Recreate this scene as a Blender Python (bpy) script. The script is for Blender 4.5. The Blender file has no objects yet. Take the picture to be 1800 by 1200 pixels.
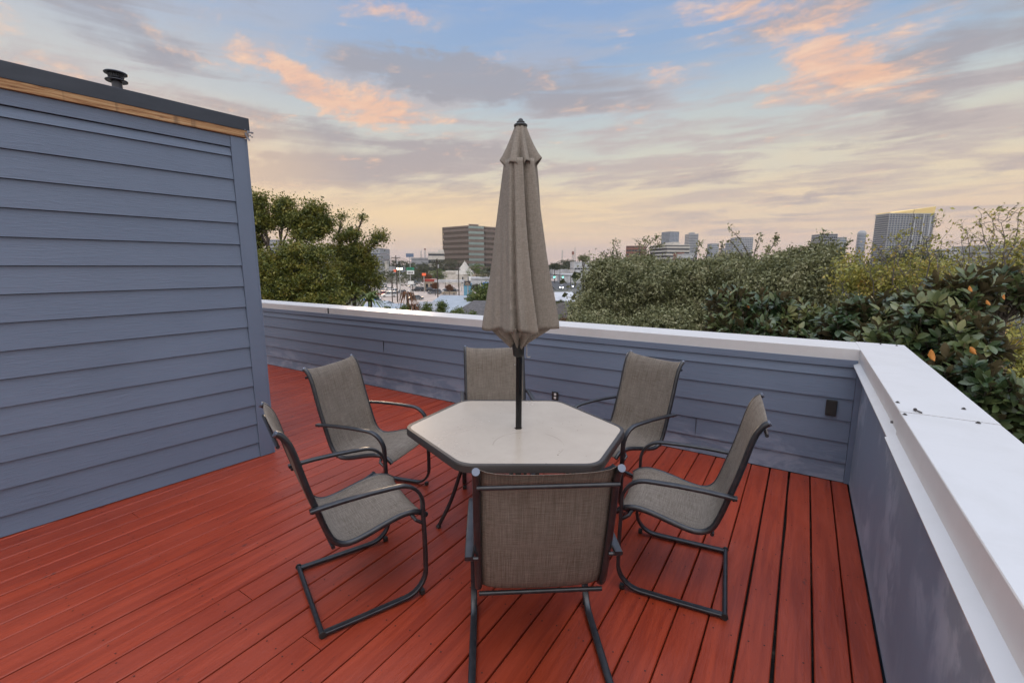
import bpy, bmesh, math, random
import numpy as np
from mathutils import Vector, Matrix
random.seed(7)
C = bpy.context.scene.collection
SC = bpy.context.scene
rad = math.radians

# ------------------------------------------------------------------ camera
F = 800.0; H = 1.72                                   # focal length in photo pixels (1800 wide); eye height over the deck
PITCH = math.atan(133 / 800); YAW = rad(32.6)
fw = Vector((-math.sin(YAW) * math.cos(PITCH), math.cos(YAW) * math.cos(PITCH), -math.sin(PITCH)))
rt = Vector((math.cos(YAW), math.sin(YAW), 0)); up = rt.cross(fw)
cam = bpy.data.cameras.new('camera'); co = bpy.data.objects.new('camera', cam); C.objects.link(co)
co.matrix_world = Matrix(((rt.x, up.x, -fw.x, 0), (rt.y, up.y, -fw.y, 0), (rt.z, up.z, -fw.z, H), (0, 0, 0, 1)))
cam.sensor_width = 36; cam.lens = 16.0; cam.clip_start = 0.05; cam.clip_end = 30000
SC.camera = co
def P(x, y, depth):                                   # a real-world point at a given depth
    return Vector((0, 0, H)) + (fw * F + rt * (x - 900) - up * (y - 600)) * (depth / F)
def G(x, y, z=-8.0):                                  # where the line of sight meets the ground
    r = fw * F + rt * (x - 900) - up * (y - 600)
    return Vector((0, 0, H)) + r * ((z - H) / r.z)

# ------------------------------------------------------------------ light
SUN_EL, SUN_AZ = rad(7), rad(-48)                     # azimuth from +Y towards +X
sl = bpy.data.lights.new('sun', 'SUN'); sl.energy = 0.6; sl.angle = rad(9); sl.color = (1, .74, .5)
so = bpy.data.objects.new('sun', sl); C.objects.link(so)
sd = Vector((math.sin(SUN_AZ) * math.cos(SUN_EL), math.cos(SUN_AZ) * math.cos(SUN_EL), math.sin(SUN_EL)))
so.rotation_euler = sd.to_track_quat('Z', 'Y').to_euler()
SC.view_settings.view_transform = 'Standard'; SC.view_settings.look = 'None'
SC.view_settings.exposure = 0.07; SC.view_settings.gamma = 1
SC.cycles.max_bounces = 6; SC.cycles.transparent_max_bounces = 8
SC.cycles.use_denoising = True

W = bpy.data.worlds.new("World"); SC.world = W; W.use_nodes = True
nt = W.node_tree; nt.nodes.clear()
class NG:                                             # short node builder
    def __init__(s, nt): s.nt = nt
    def n(s, typ, **kw):
        nd = s.nt.nodes.new(typ)
        for k, v in kw.items(): setattr(nd, k, v)
        return nd
    def put(s, sock, v):
        if v is None: return
        if hasattr(v, 'is_linked') or hasattr(v, 'links'): s.nt.links.new(v, sock)
        else: sock.default_value = v
    def m(s, op, a, b=None, c=None, clamp=False):
        nd = s.n('ShaderNodeMath', operation=op, use_clamp=clamp)
        s.put(nd.inputs[0], a); s.put(nd.inputs[1], b); s.put(nd.inputs[2], c)
        return nd.outputs[0]
    def v(s, op, a, b=None):
        nd = s.n('ShaderNodeVectorMath', operation=op); s.put(nd.inputs[0], a); s.put(nd.inputs[1], b)
        return nd.outputs['Value'] if op in ('LENGTH', 'DOT_PRODUCT') else nd.outputs[0]
    def noise(s, vec, scale, detail=4, rough=.5, dist=0, col=False):
        nd = s.n('ShaderNodeTexNoise'); s.put(nd.inputs['Vector'], vec)
        nd.inputs['Scale'].default_value = scale; nd.inputs['Detail'].default_value = detail
        nd.inputs['Roughness'].default_value = rough; nd.inputs['Distortion'].default_value = dist
        return nd.outputs['Color' if col else 'Fac']
    def ramp(s, fac, stops, interp='LINEAR'):
        nd = s.n('ShaderNodeValToRGB'); s.put(nd.inputs[0], fac); cr = nd.color_ramp; cr.interpolation = interp
        while len(cr.elements) < len(stops): cr.elements.new(.5)
        for e, (p, c) in zip(cr.elements, stops):
            e.position = p; e.color = (*c, 1) if not isinstance(c, (int, float)) else (c, c, c, 1)
        return nd.outputs[0]
    def mix(s, fac, a, b, mode='MIX'):
        nd = s.n('ShaderNodeMix', data_type='RGBA', blend_type=mode)
        s.put(nd.inputs['Factor'], fac)
        for sock, v in ((nd.inputs[6], a), (nd.inputs[7], b)):
            s.put(sock, (*v, 1) if isinstance(v, tuple) and len(v) == 3 else v)
        return nd.outputs[2]
    def mapr(s, v, a, b, c=0., d=1., smooth=False):
        nd = s.n('ShaderNodeMapRange'); nd.interpolation_type = 'SMOOTHSTEP' if smooth else 'LINEAR'
        s.put(nd.inputs[0], v)
        for i, x in enumerate((a, b, c, d)): nd.inputs[i + 1].default_value = x
        return nd.outputs[0]
    def mapping(s, vec, loc=(0, 0, 0), rot=(0, 0, 0), scale=(1, 1, 1), typ='POINT'):
        nd = s.n('ShaderNodeMapping', vector_type=typ); s.put(nd.inputs[0], vec)
        nd.inputs[1].default_value = loc; nd.inputs[2].default_value = rot; nd.inputs[3].default_value = scale
        return nd.outputs[0]
def lin(*c):
    return tuple(((v / 255) / 12.92 if v <= 10 else (((v / 255) + .055) / 1.055) ** 2.4) for v in c)

g = NG(nt)
tc = g.n('ShaderNodeTexCoord').outputs['Generated']
d = g.v('NORMALIZE', tc)
sp = g.n('ShaderNodeSeparateXYZ'); g.put(sp.inputs[0], d)
DX, DY, DZ = sp.outputs
el = g.m('MULTIPLY', g.m('ARCSINE', DZ), 180 / math.pi)
az = g.m('MULTIPLY', g.m('ARCTAN2', DX, DY), 180 / math.pi)
cb = g.n('ShaderNodeCombineXYZ'); g.put(cb.inputs[0], az); g.put(cb.inputs[1], el)
AE = cb.outputs[0]                                     # azimuth, elevation in degrees
# planar cloud coordinates (a flat layer overhead), streaks get finer towards the horizon
den = g.m('ADD', g.m('MAXIMUM', DZ, 0.0), .10)
cb2 = g.n('ShaderNodeCombineXYZ'); g.put(cb2.inputs[0], g.m('DIVIDE', DX, den)); g.put(cb2.inputs[1], g.m('DIVIDE', DY, den))
PL = cb2.outputs[0]
wob = g.noise(PL, 1.3, 3, .55)
n1 = g.noise(g.mapping(PL, rot=(0, 0, rad(33)), scale=(.7, 1.6, 1)), 1.9, 9, .62, .4)
n2 = g.noise(g.mapping(PL, loc=(3, 1, 0), rot=(0, 0, rad(28)), scale=(1, 1.5, 1)), 4.2, 8, .66, .3)
n3 = g.noise(g.mapping(AE, scale=(.17, 1.6, 1)), .34, 9, .6, .6)      # thin level streaks
warp = g.v('MULTIPLY', g.v('SUBTRACT', g.noise(g.mapping(AE, scale=(1, 1.5, 1)), .16, 6, .62, col=True), (.5, .5, .5)), (13, 6, 0))
AW = g.v('ADD', AE, warp)
elw = g.m('ADD', el, g.m('MULTIPLY', g.m('SUBTRACT', wob, .5), 5))
base = g.ramp(g.m('DIVIDE', elw, 90, clamp=True), [
    (0.0, lin(222, 186, 166)), (.035, lin(230, 196, 164)), (.085, lin(228, 206, 172)), (.14, lin(204, 202, 188)),
    (.19, lin(178, 192, 200)), (.25, lin(132, 164, 202)), (.34, lin(112, 152, 206)), (.5, lin(190, 206, 236)), (1.0, lin(228, 232, 250))])
# left part (towards the sunset) paler and warmer
lft = g.mapr(az, -30, -85, 0, 1, True)
base = g.mix(g.m('MULTIPLY', lft, .55), base, g.ramp(g.m('DIVIDE', el, 30, clamp=True), [(0, lin(238, 196, 158)), (.4, lin(226, 206, 182)), (1, lin(158, 182, 208))]))
def blob(a, e, ra, re, rot=0.0, vec=None):
    mp = g.mapping(AW if vec is None else vec, loc=(a, e, 0), rot=(0, 0, rad(rot)), scale=(ra, re, 1), typ='TEXTURE')
    gr = g.n('ShaderNodeTexGradient', gradient_type='SPHERICAL'); g.put(gr.inputs[0], mp)
    return gr.outputs['Fac']
def bsum(lst):
    o = None
    for w, *b in lst:
        x = g.m('MULTIPLY', blob(*b), w)
        o = x if o is None else g.m('ADD', o, x)
    return o
mauve = bsum([(1.6, -44, 21, 13, 3.2, -8), (1.3, -60, 9.8, 14, 2.0, 0), (1.0, -36, 13.5, 12, 1.6, 0), (.9, 2, 11.5, 14, 1.2, 3), (1.3, -30, 19.5, 20, 3.4, -4), (1.2, -55, 13.6, 20, 3.4, 0), (1.1, -48, 10.8, 26, 3.0, 4),
              (1.3, 9, 18.0, 15, 4.5, 4), (.9, -68, 19, 12, 3.2, -16), (.7, -74, 22.5, 16, 6, 10), (.8, -38, 8.6, 18, 1.8, 2),
              (.9, -9, 9.6, 12, 1.2, 4), (1.1, 0.2, 7.2, 7, 1.2, 5), (.8, 12, 8.2, 8, 1.3, 4), (.8, -6, 4.6, 16, 2.4, 0), (.7, 12, 4.5, 10, 2.2, 0),
              (1.0, -2, 24, 12, 4, 10), (.9, 8, 13.5, 7, 1.8, 0)])
mv = g.mapr(g.m('ADD', mauve, g.m('MULTIPLY', g.m('SUBTRACT', g.m('ADD', g.m('MULTIPLY', n1, .35), g.m('MULTIPLY', n3, .65)), .5), 4.2)), .25, 1.15, 0, 1, True)
pink = bsum([(2.0, -49.5, 17.4, 13, 3.2, -9), (1.7, -57, 19.4, 9, 2.6, -22), (1.0, -65, 19.5, 6, 1.5, -18), (1.4, -1.0, 21.5, 8, 4.4, -30),
             (1.9, 1.2, 17.4, 11, 3.6, -4), (1.0, -9, 24.3, 7, 2.4, -10), (1.3, -46.5, 26.3, 9, 2.3, -5), (1.0, -16.5, 20.4, 5, 1.6, -20),
             (1.0, -20, 18.0, 4, 1.1, 5), (.9, -30, 21.0, 4, 1.6, -35), (.9, -78, 18.5, 8, 3.2, -16), (.7, 8.5, 20.5, 5, 1.4, 0), (.8, -59, 14.6, 5, 1.2, -12),
             (.8, -52, 12.4, 4, 1.0, 0), (.7, -20, 15.5, 3.5, .9, 0)])
pk = g.mapr(g.m('ADD', pink, g.m('MULTIPLY', g.m('SUBTRACT', g.m('ADD', g.m('MULTIPLY', n2, .65), g.m('MULTIPLY', n3, .35)), .5), 6.5)), .32, 1.8, 0, 1, True)
gen = g.mapr(g.m('ADD', g.m('MULTIPLY', n3, .5), g.m('MULTIPLY', n1, .5)), .43, .57, 0, .85, True)
lowf = g.m('MULTIPLY', g.mapr(el, 16, 24, 1.0, .35), g.mapr(el, 3, 9, .35, 1.0))
gen = g.m('MULTIPLY', gen, lowf)
col = g.mix(gen, base, g.ramp(g.m('DIVIDE', el, 30, clamp=True), [(0, lin(200, 172, 162)), (.3, lin(186, 168, 162)), (.6, lin(182, 174, 178)), (1, lin(174, 180, 194))]))
col = g.mix(g.m('MULTIPLY', mv, .85), col, g.ramp(g.m('DIVIDE', el, 30, clamp=True), [(0, lin(180, 162, 158)), (.35, lin(172, 158, 156)), (.62, lin(148, 148, 160)), (1, lin(142, 152, 172))]))
col = g.mix(g.m('MULTIPLY', pk, .82), col, g.ramp(n2, [(.33, lin(206, 172, 162)), (.5, lin(240, 186, 152)), (.7, lin(252, 208, 170))]))
glow = blob(-42, 5.6, 34, 4.2, 0, AE)
col = g.mix(g.m('MULTIPLY', glow, .8), col, lin(250, 214, 156))
gl2 = bsum([(1., -66, 9, 16, 8, 0, AE)])
col = g.mix(g.m('MULTIPLY', gl2, .6), col, lin(248, 206, 158))
# behind the camera and overhead: unseen sky, invented bright to light deck and walls
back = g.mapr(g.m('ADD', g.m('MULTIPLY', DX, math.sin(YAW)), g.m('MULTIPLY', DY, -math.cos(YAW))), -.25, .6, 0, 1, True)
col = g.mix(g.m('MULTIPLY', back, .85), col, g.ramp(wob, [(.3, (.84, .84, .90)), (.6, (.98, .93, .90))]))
sky = g.n('ShaderNodeTexSky', sky_type='NISHITA', sun_disc=False, sun_elevation=SUN_EL, sun_rotation=SUN_AZ, altitude=20, air_density=1.0, dust_density=1.5)
bg1 = g.n('ShaderNodeBackground'); g.put(bg1.inputs[0], g.v('MINIMUM', sky.outputs[0], (1.6, 1.5, 1.4))); bg1.inputs[1].default_value = .05
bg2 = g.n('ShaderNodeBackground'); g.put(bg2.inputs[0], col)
lift = g.mapr(el, 38, 72, 1.0, 3.0, True)  # zenith out of view boosted for stronger soft shadows below
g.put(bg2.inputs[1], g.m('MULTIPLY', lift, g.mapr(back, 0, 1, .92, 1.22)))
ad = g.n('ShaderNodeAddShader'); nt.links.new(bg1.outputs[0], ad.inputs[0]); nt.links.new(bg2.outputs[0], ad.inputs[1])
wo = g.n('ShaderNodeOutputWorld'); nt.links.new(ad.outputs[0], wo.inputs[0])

# ------------------------------------------------------------------ materials
MATS = {}
def mat(name, base=(.5, .5, .5), rough=.6, metal=0.0, var=None, bump=None, spec=.5, emit=None, coat=0, trans=0):
    """var: fn(g, obj_coord) -> colour socket; bump: fn(g, obj_coord) -> (height socket, distance)"""
    m = bpy.data.materials.new(name); m.use_nodes = True; t = m.node_tree
    b = t.nodes['Principled BSDF']; q = NG(t)
    b.inputs['Base Color'].default_value = (*base, 1); b.inputs['Roughness'].default_value = rough
    b.inputs['Metallic'].default_value = metal; b.inputs['Specular IOR Level'].default_value = spec
    b.inputs['Coat Weight'].default_value = coat
    oc = q.n('ShaderNodeTexCoord').outputs['Object']
    if var:
        r = var(q, oc)
        if isinstance(r, tuple): q.put(b.inputs['Base Color'], r[0]); q.put(b.inputs['Roughness'], r[1])
        else: q.put(b.inputs['Base Color'], r)
    if bump:
        h, dist = bump(q, oc); bn = q.n('ShaderNodeBump'); q.put(bn.inputs['Height'], h)
        bn.inputs['Distance'].default_value = dist; bn.inputs['Strength'].default_value = 1
        q.put(b.inputs['Normal'], bn.outputs[0])
    if emit:
        b.inputs['Emission Color'].default_value = (*emit[:3], 1); b.inputs['Emission Strength'].default_value = emit[3]
    if trans:
        tr = q.n('ShaderNodeBsdfTranslucent'); ms = q.n('ShaderNodeMixShader'); ms.inputs[0].default_value = trans
        src = b.inputs['Base Color']
        if src.is_linked: t.links.new(src.links[0].from_socket, tr.inputs[0])
        else: tr.inputs[0].default_value = (*base, 1)
        t.links.new(b.outputs[0], ms.inputs[1]); t.links.new(tr.outputs[0], ms.inputs[2])
        t.links.new(ms.outputs[0], t.nodes['Material Output'].inputs[0])
    MATS[name] = m
    return m
def noisy(c1, c2, scale=8, detail=4, stretch=(1, 1, 1), lo=.35, hi=.65):
    return lambda q, oc: q.mix(q.mapr(q.noise(q.mapping(oc, scale=stretch), scale, detail, .6), lo, hi), c1, c2)
def island(q): return q.n('ShaderNodeNewGeometry').outputs['Random Per Island']

def paint_var(q, oc):
    sep = q.n('ShaderNodeSeparateXYZ'); q.put(sep.inputs[0], oc)
    big = q.noise(oc, 1.1, 4, .6)
    base = q.mix(q.mapr(big, .35, .65), (.132, .171, .242), (.152, .194, .272))
    base = q.mix(q.m('MULTIPLY', island(q), .25), base, (.180, .220, .290))
    return base
def grain_bump(axis):
    st = (1.2, 30, 30) if axis == 'x' else (30, 1.2, 30)
    def f(q, oc):
        n = q.noise(q.mapping(oc, scale=st), 3.2, 5, .65, .6)
        return q.mapr(n, .45, .70), .0010
    return f
def chalk_var(axis):
    def f(q, oc):
        b = paint_var(q, oc)
        sep = q.n('ShaderNodeSeparateXYZ'); q.put(sep.inputs[0], oc)
        low = q.mapr(sep.outputs[2], .50, .05, 0, 1)
        st = (1.0, 1.0, 2.4) if axis == 'x' else (1, 1.3, .8)
        n = q.noise(q.mapping(oc, scale=st), 2.6, 6, .62, .8)
        k = q.m('MULTIPLY', q.mapr(q.m('ADD', n, q.m('MULTIPLY', low, .16)), .55, .74, 0, 1, True), low)
        return q.mix(q.m('MULTIPLY', k, .55), b, (.34, .37, .45))
    return f
M = {}
M['siding_y'] = mat('blue_grey_siding', var=paint_var, bump=grain_bump('y'), rough=.55)
M['siding_back'] = mat('blue_grey_siding_chalky', var=chalk_var('x'), bump=grain_bump('x'), rough=.6)
def worn_var(q, oc):
    b = q.mix(.65, chalk_var('y')(q, oc), (.245, .288, .340))
    n = q.noise(q.mapping(oc, rot=(rad(-20), 0, 0), scale=(1, 1.9, 1.5)), 3.2, 4, .55, .3)
    zone = q.mapr(q.noise(oc, 1.1, 2), .40, .58, 0, 1, True)
    k = q.m('MULTIPLY', q.mapr(n, .46, .64, 0, 1, True), zone)
    sep = q.n('ShaderNodeSeparateXYZ'); q.put(sep.inputs[0], oc)
    k = q.m('MAXIMUM', q.m('MULTIPLY', k, .6), q.m('MULTIPLY', q.mapr(sep.outputs[2], .16, .0, 0, 1, True), .35))
    return q.mix(k, b, (.46, .49, .56))
M['siding_right'] = mat('blue_grey_siding_worn', var=worn_var, bump=lambda q, oc: (q.noise(oc, 9, 4), .002), rough=.62)
M['trim'] = mat('blue_grey_trim', var=paint_var, rough=.5, bump=lambda q, oc: (q.noise(oc, 60, 3), .0006))
M['flashing'] = mat('dark_metal_flashing', (.036, .043, .058), .45, .3, var=noisy((.030, .036, .048), (.05, .058, .074), 1.5, 5, (1, 1, 3)))
def bare_wood(q, oc):
    n = q.noise(q.mapping(oc, scale=(1, 1.0, 26)), 2.6, 6, .7, .8)
    c = q.ramp(n, [(.34, (.16, .065, .022)), (.45, (.34, .17, .07)), (.56, (.50, .30, .14)), (.70, (.56, .40, .23))])
    drip = q.mapr(q.noise(q.mapping(oc, scale=(1, 9, .5)), 2.0, 3), .60, .72, 0, 1)
    kn = q.mapr(q.noise(q.mapping(oc, scale=(1, 5, 9)), 2.3, 2), .68, .76, 0, 1)
    return q.mix(q.m('MULTIPLY', q.m('MAXIMUM', drip, kn), .55), c, (.10, .06, .035))
M['wood'] = mat('bare_weathered_wood', var=bare_wood, rough=.75, bump=lambda q, oc: (q.noise(q.mapping(oc, scale=(1, 1.2, 34)), 2.2, 5), .003))
M['cap'] = mat('white_coping_metal', var=lambda q, oc: q.mix(q.m('MULTIPLY', q.mapr(q.noise(q.mapping(oc, scale=(1, 1, 1)), 3.0, 6, .7, .5), .48, .75), .32), (.60, .59, .585), (.45, .435, .41)), rough=.38, bump=lambda q, oc: (q.noise(oc, 2.2, 3), .010))
def deck_var(q, oc):
    isl = island(q)
    n = q.noise(q.mapping(oc, scale=(9, .55, 1)), 2.4, 6, .62, .7)
    big = q.noise(oc, .8, 4, .6)
    c = q.mix(q.mapr(n, .38, .64), (.240, .029, .010), (.360, .050, .018))
    c = q.mix(q.m('MULTIPLY', isl, .42), c, (.225, .034, .018))
    c = q.mix(q.m('MULTIPLY', q.mapr(big, .45, .72), .35), c, (.43, .085, .045))
    # knots and scuffs
    vd = q.n('ShaderNodeTexVoronoi'); q.put(vd.inputs['Vector'], q.mapping(oc, scale=(5.2, 2.1, 1))); vd.inputs['Scale'].default_value = 1.0
    kn = q.mapr(vd.outputs['Distance'], .045, .09, 1, 0)
    kn = q.m('MULTIPLY', kn, q.mapr(q.noise(oc, 24, 3), .44, .56))
    sc = q.m('MULTIPLY', q.mapr(q.noise(q.mapping(oc, scale=(7, 3, 1)), 4.5, 6, .7, 1), .62, .72), .65)
    c = q.mix(q.m('MAXIMUM', q.m('MULTIPLY', kn, .8), sc), c, (.075, .022, .018))
    fade = q.m('MULTIPLY', q.mapr(q.noise(q.mapping(oc, loc=(4, 2, 0), scale=(2.5, .8, 1)), 2.2, 6, .7, .6), .62, .80), .3)
    c = q.mix(fade, c, (.48, .20, .16))
    r = q.mapr(q.noise(q.mapping(oc, scale=(3, 1, 1)), 3, 4), .3, .7, .30, .46)
    return c, r
def deck_bump(q, oc):
    wv = q.n('ShaderNodeTexWave', wave_type='RINGS', rings_direction='X'); q.put(wv.inputs[0], q.mapping(oc, scale=(1, .06, 1)))
    wv.inputs['Scale'].default_value = 26; wv.inputs['Distortion'].default_value = 9; wv.inputs['Detail'].default_value = 3; wv.inputs['Detail Scale'].default_value = .8
    n = q.noise(q.mapping(oc, scale=(14, .5, 1)), 6, 5, .7)
    return q.m('ADD', q.m('MULTIPLY', wv.outputs['Fac'], .3), n), .0022
M['deck'] = mat('red_painted_boards', var=deck_var, bump=deck_bump, spec=.34)
M['under'] = mat('dark_substrate', var=noisy((.018, .017, .016), (.16, .14, .11), 9, 6, (1, 1, 1), .55, .72), rough=.9)
M['nail'] = mat('nail_head', (.03, .014, .012), .6, .2)
M['frame'] = mat('dark_powder_coat', (.020, .020, .024), .30, .1, spec=.65, var=noisy((.017, .017, .020), (.034, .033, .036), 30, 4, (1, 1, 1), .4, .7))
M['rimm'] = mat('bronze_rim', (.055, .048, .045), .42, .2)
M['endcap'] = mat('grey_end_cap', (.16, .18, .23), .35, .6)
def sling_var(q, oc):
    a = q.noise(q.mapping(oc, scale=(.02, 1, .02)), 380, 2, .8)
    b = q.noise(q.mapping(oc, scale=(.5, .03, 1)), 380, 2, .8)
    big = q.noise(oc, 5, 4, .6)
    f = q.m('ADD', q.m('MULTIPLY', a, .55), q.m('MULTIPLY', b, .45))
    c = q.ramp(f, [(.34, (.130, .102, .076)), (.50, (.222, .184, .148)), (.66, (.340, .292, .244))])
    return q.mix(q.m('MULTIPLY', q.mapr(big, .4, .7), .25), c, (.27, .235, .20))
M['sling'] = mat('woven_sling_mesh', var=sling_var, rough=.75, spec=.25, trans=.22, bump=lambda q, oc: (q.m('ADD', q.noise(q.mapping(oc, scale=(1, .1, .1)), 330, 1), q.noise(q.mapping(oc, scale=(.1, 1, 1)), 330, 1)), .0012))
M['hem'] = mat('sling_hem', (.26, .23, .20), .8)
def table_var(q, oc):
    n = q.noise(oc, 2.6, 6, .65, .3)
    c = q.mix(q.mapr(n, .35, .7), (.50, .42, .335), (.42, .35, .28))
    scx = q.noise(q.mapping(oc, rot=(0, 0, .5), scale=(1, 14, 1)), 2.2, 5, .7, 1.5)
    c = q.mix(q.m('MULTIPLY', q.mapr(scx, .63, .72), .25), c, (.36, .31, .27))
    # faint ring scratch left by a stand
    ln = q.v('LENGTH', q.v('SUBTRACT', q.v('MULTIPLY', oc, (1, 1, 0)), (.20, -.20, 0)))
    ring = q.m('LESS_THAN', q.m('ABSOLUTE', q.m('SUBTRACT', ln, .20)), .0035)
    ring = q.m('MULTIPLY', ring, q.mapr(q.noise(oc, 5, 2), .47, .55))
    c = q.mix(q.m('MULTIPLY', ring, .28), c, (.14, .11, .09))
    sp_ = q.mapr(q.noise(oc, 46, 2), .745, .76)
    return q.mix(sp_, c, (.1, .07, .05)), q.mapr(n, .3, .7, .17, .30)
M['tabletop'] = mat('beige_tabletop', var=table_var, spec=.5)
def canopy_var(q, oc):
    n = q.noise(q.mapping(oc, scale=(1, 1, .2)), 220, 2, .6); n2_ = q.noise(q.mapping(oc, scale=(.2, .2, 1)), 220, 2, .6)
    b = q.noise(oc, 3.5, 5, .6)
    c = q.mix(q.mapr(q.m('ADD', n, n2_), .8, 1.2), (.255, .218, .180), (.330, .286, .242))
    return q.mix(q.m('MULTIPLY', q.mapr(b, .45, .75), .3), c, (.225, .195, .165))
M['canopy'] = mat('taupe_canvas', var=canopy_var, rough=.85, spec=.15, trans=.12, bump=lambda q, oc: (q.noise(oc, 26, 4), .002))
M['black'] = mat('black_plastic', (.012, .013, .012), .45, var=noisy((.010, .011, .010), (.03, .03, .028), 12))
M['pole'] = mat('black_gloss_pole', (.010, .010, .011), .22, .3)
M['silver'] = mat('silver_metal', (.62, .62, .62), .3, .9)
M['white_pl'] = mat('white_plastic', (.7, .7, .68), .4)
M['bolt'] = mat('rusty_bolt', (.10, .09, .085), .5, .6)
M['greywood'] = mat('grey_block', (.24, .25, .28), .8, var=noisy((.2, .21, .24), (.34, .35, .38), 14))
M['bark'] = mat('tree_bark', var=noisy((.040, .030, .022), (.11, .085, .065), 7, 5, (4, 4, 1)), rough=.9)
M['barkgrey'] = mat('grey_bark', var=noisy((.09, .075, .062), (.20, .17, .15), 7, 5, (4, 4, 1)), rough=.9)
def leafmat(name, cols, rough=.55, under=None, trans=.18, spec=.4):
    def f(q, oc):
        r = island(q); n = q.noise(oc, 1.9, 3, .6)
        k = q.m('ADD', q.m('MULTIPLY', r, .38), q.m('MULTIPLY', q.mapr(n, .36, .66), .62))
        c = q.ramp(k, [(i / (len(cols) - 1), cc) for i, cc in enumerate(cols)])
        if under: c = q.mix(q.n('ShaderNodeNewGeometry').outputs['Backfacing'], c, under)
        return c
    return mat(name, var=f, rough=rough, trans=trans, spec=spec)
M['leaf_left'] = leafmat('leaves_olive_green', [(.035, .048, .010), (.105, .125, .022), (.220, .210, .036), (.33, .24, .05)])
M['leaf_oak'] = leafmat('leaves_grey_green', [(.075, .082, .034), (.175, .182, .082), (.285, .280, .145), (.40, .36, .22)])
M['leaf_yellow'] = leafmat('leaves_yellow_green', [(.13, .15, .035), (.28, .28, .06), (.42, .36, .08), (.50, .28, .08)])
M['leaf_green'] = leafmat('leaves_fresh_green', [(.05, .08, .018), (.10, .14, .03), (.16, .19, .05), (.24, .24, .06)])
M['leaf_far'] = leafmat('leaves_far_trees', [(.032, .045, .020), (.065, .076, .034), (.105, .105, .048), (.15, .12, .06)])
M['leaf_mag'] = leafmat('magnolia_leaves', [(.018, .040, .015), (.052, .085, .032), (.115, .140, .050), (.25, .23, .08)], rough=.33, under=(.150, .115, .060), trans=.08, spec=.55)
M['leaf_dead'] = leafmat('dead_orange_leaves', [(.50, .17, .03), (.62, .26, .05)], rough=.5)
M['leaf_brown'] = leafmat('dry_brown_fronds', [(.07, .03, .015), (.18, .08, .035), (.26, .12, .05)], rough=.7)

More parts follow.
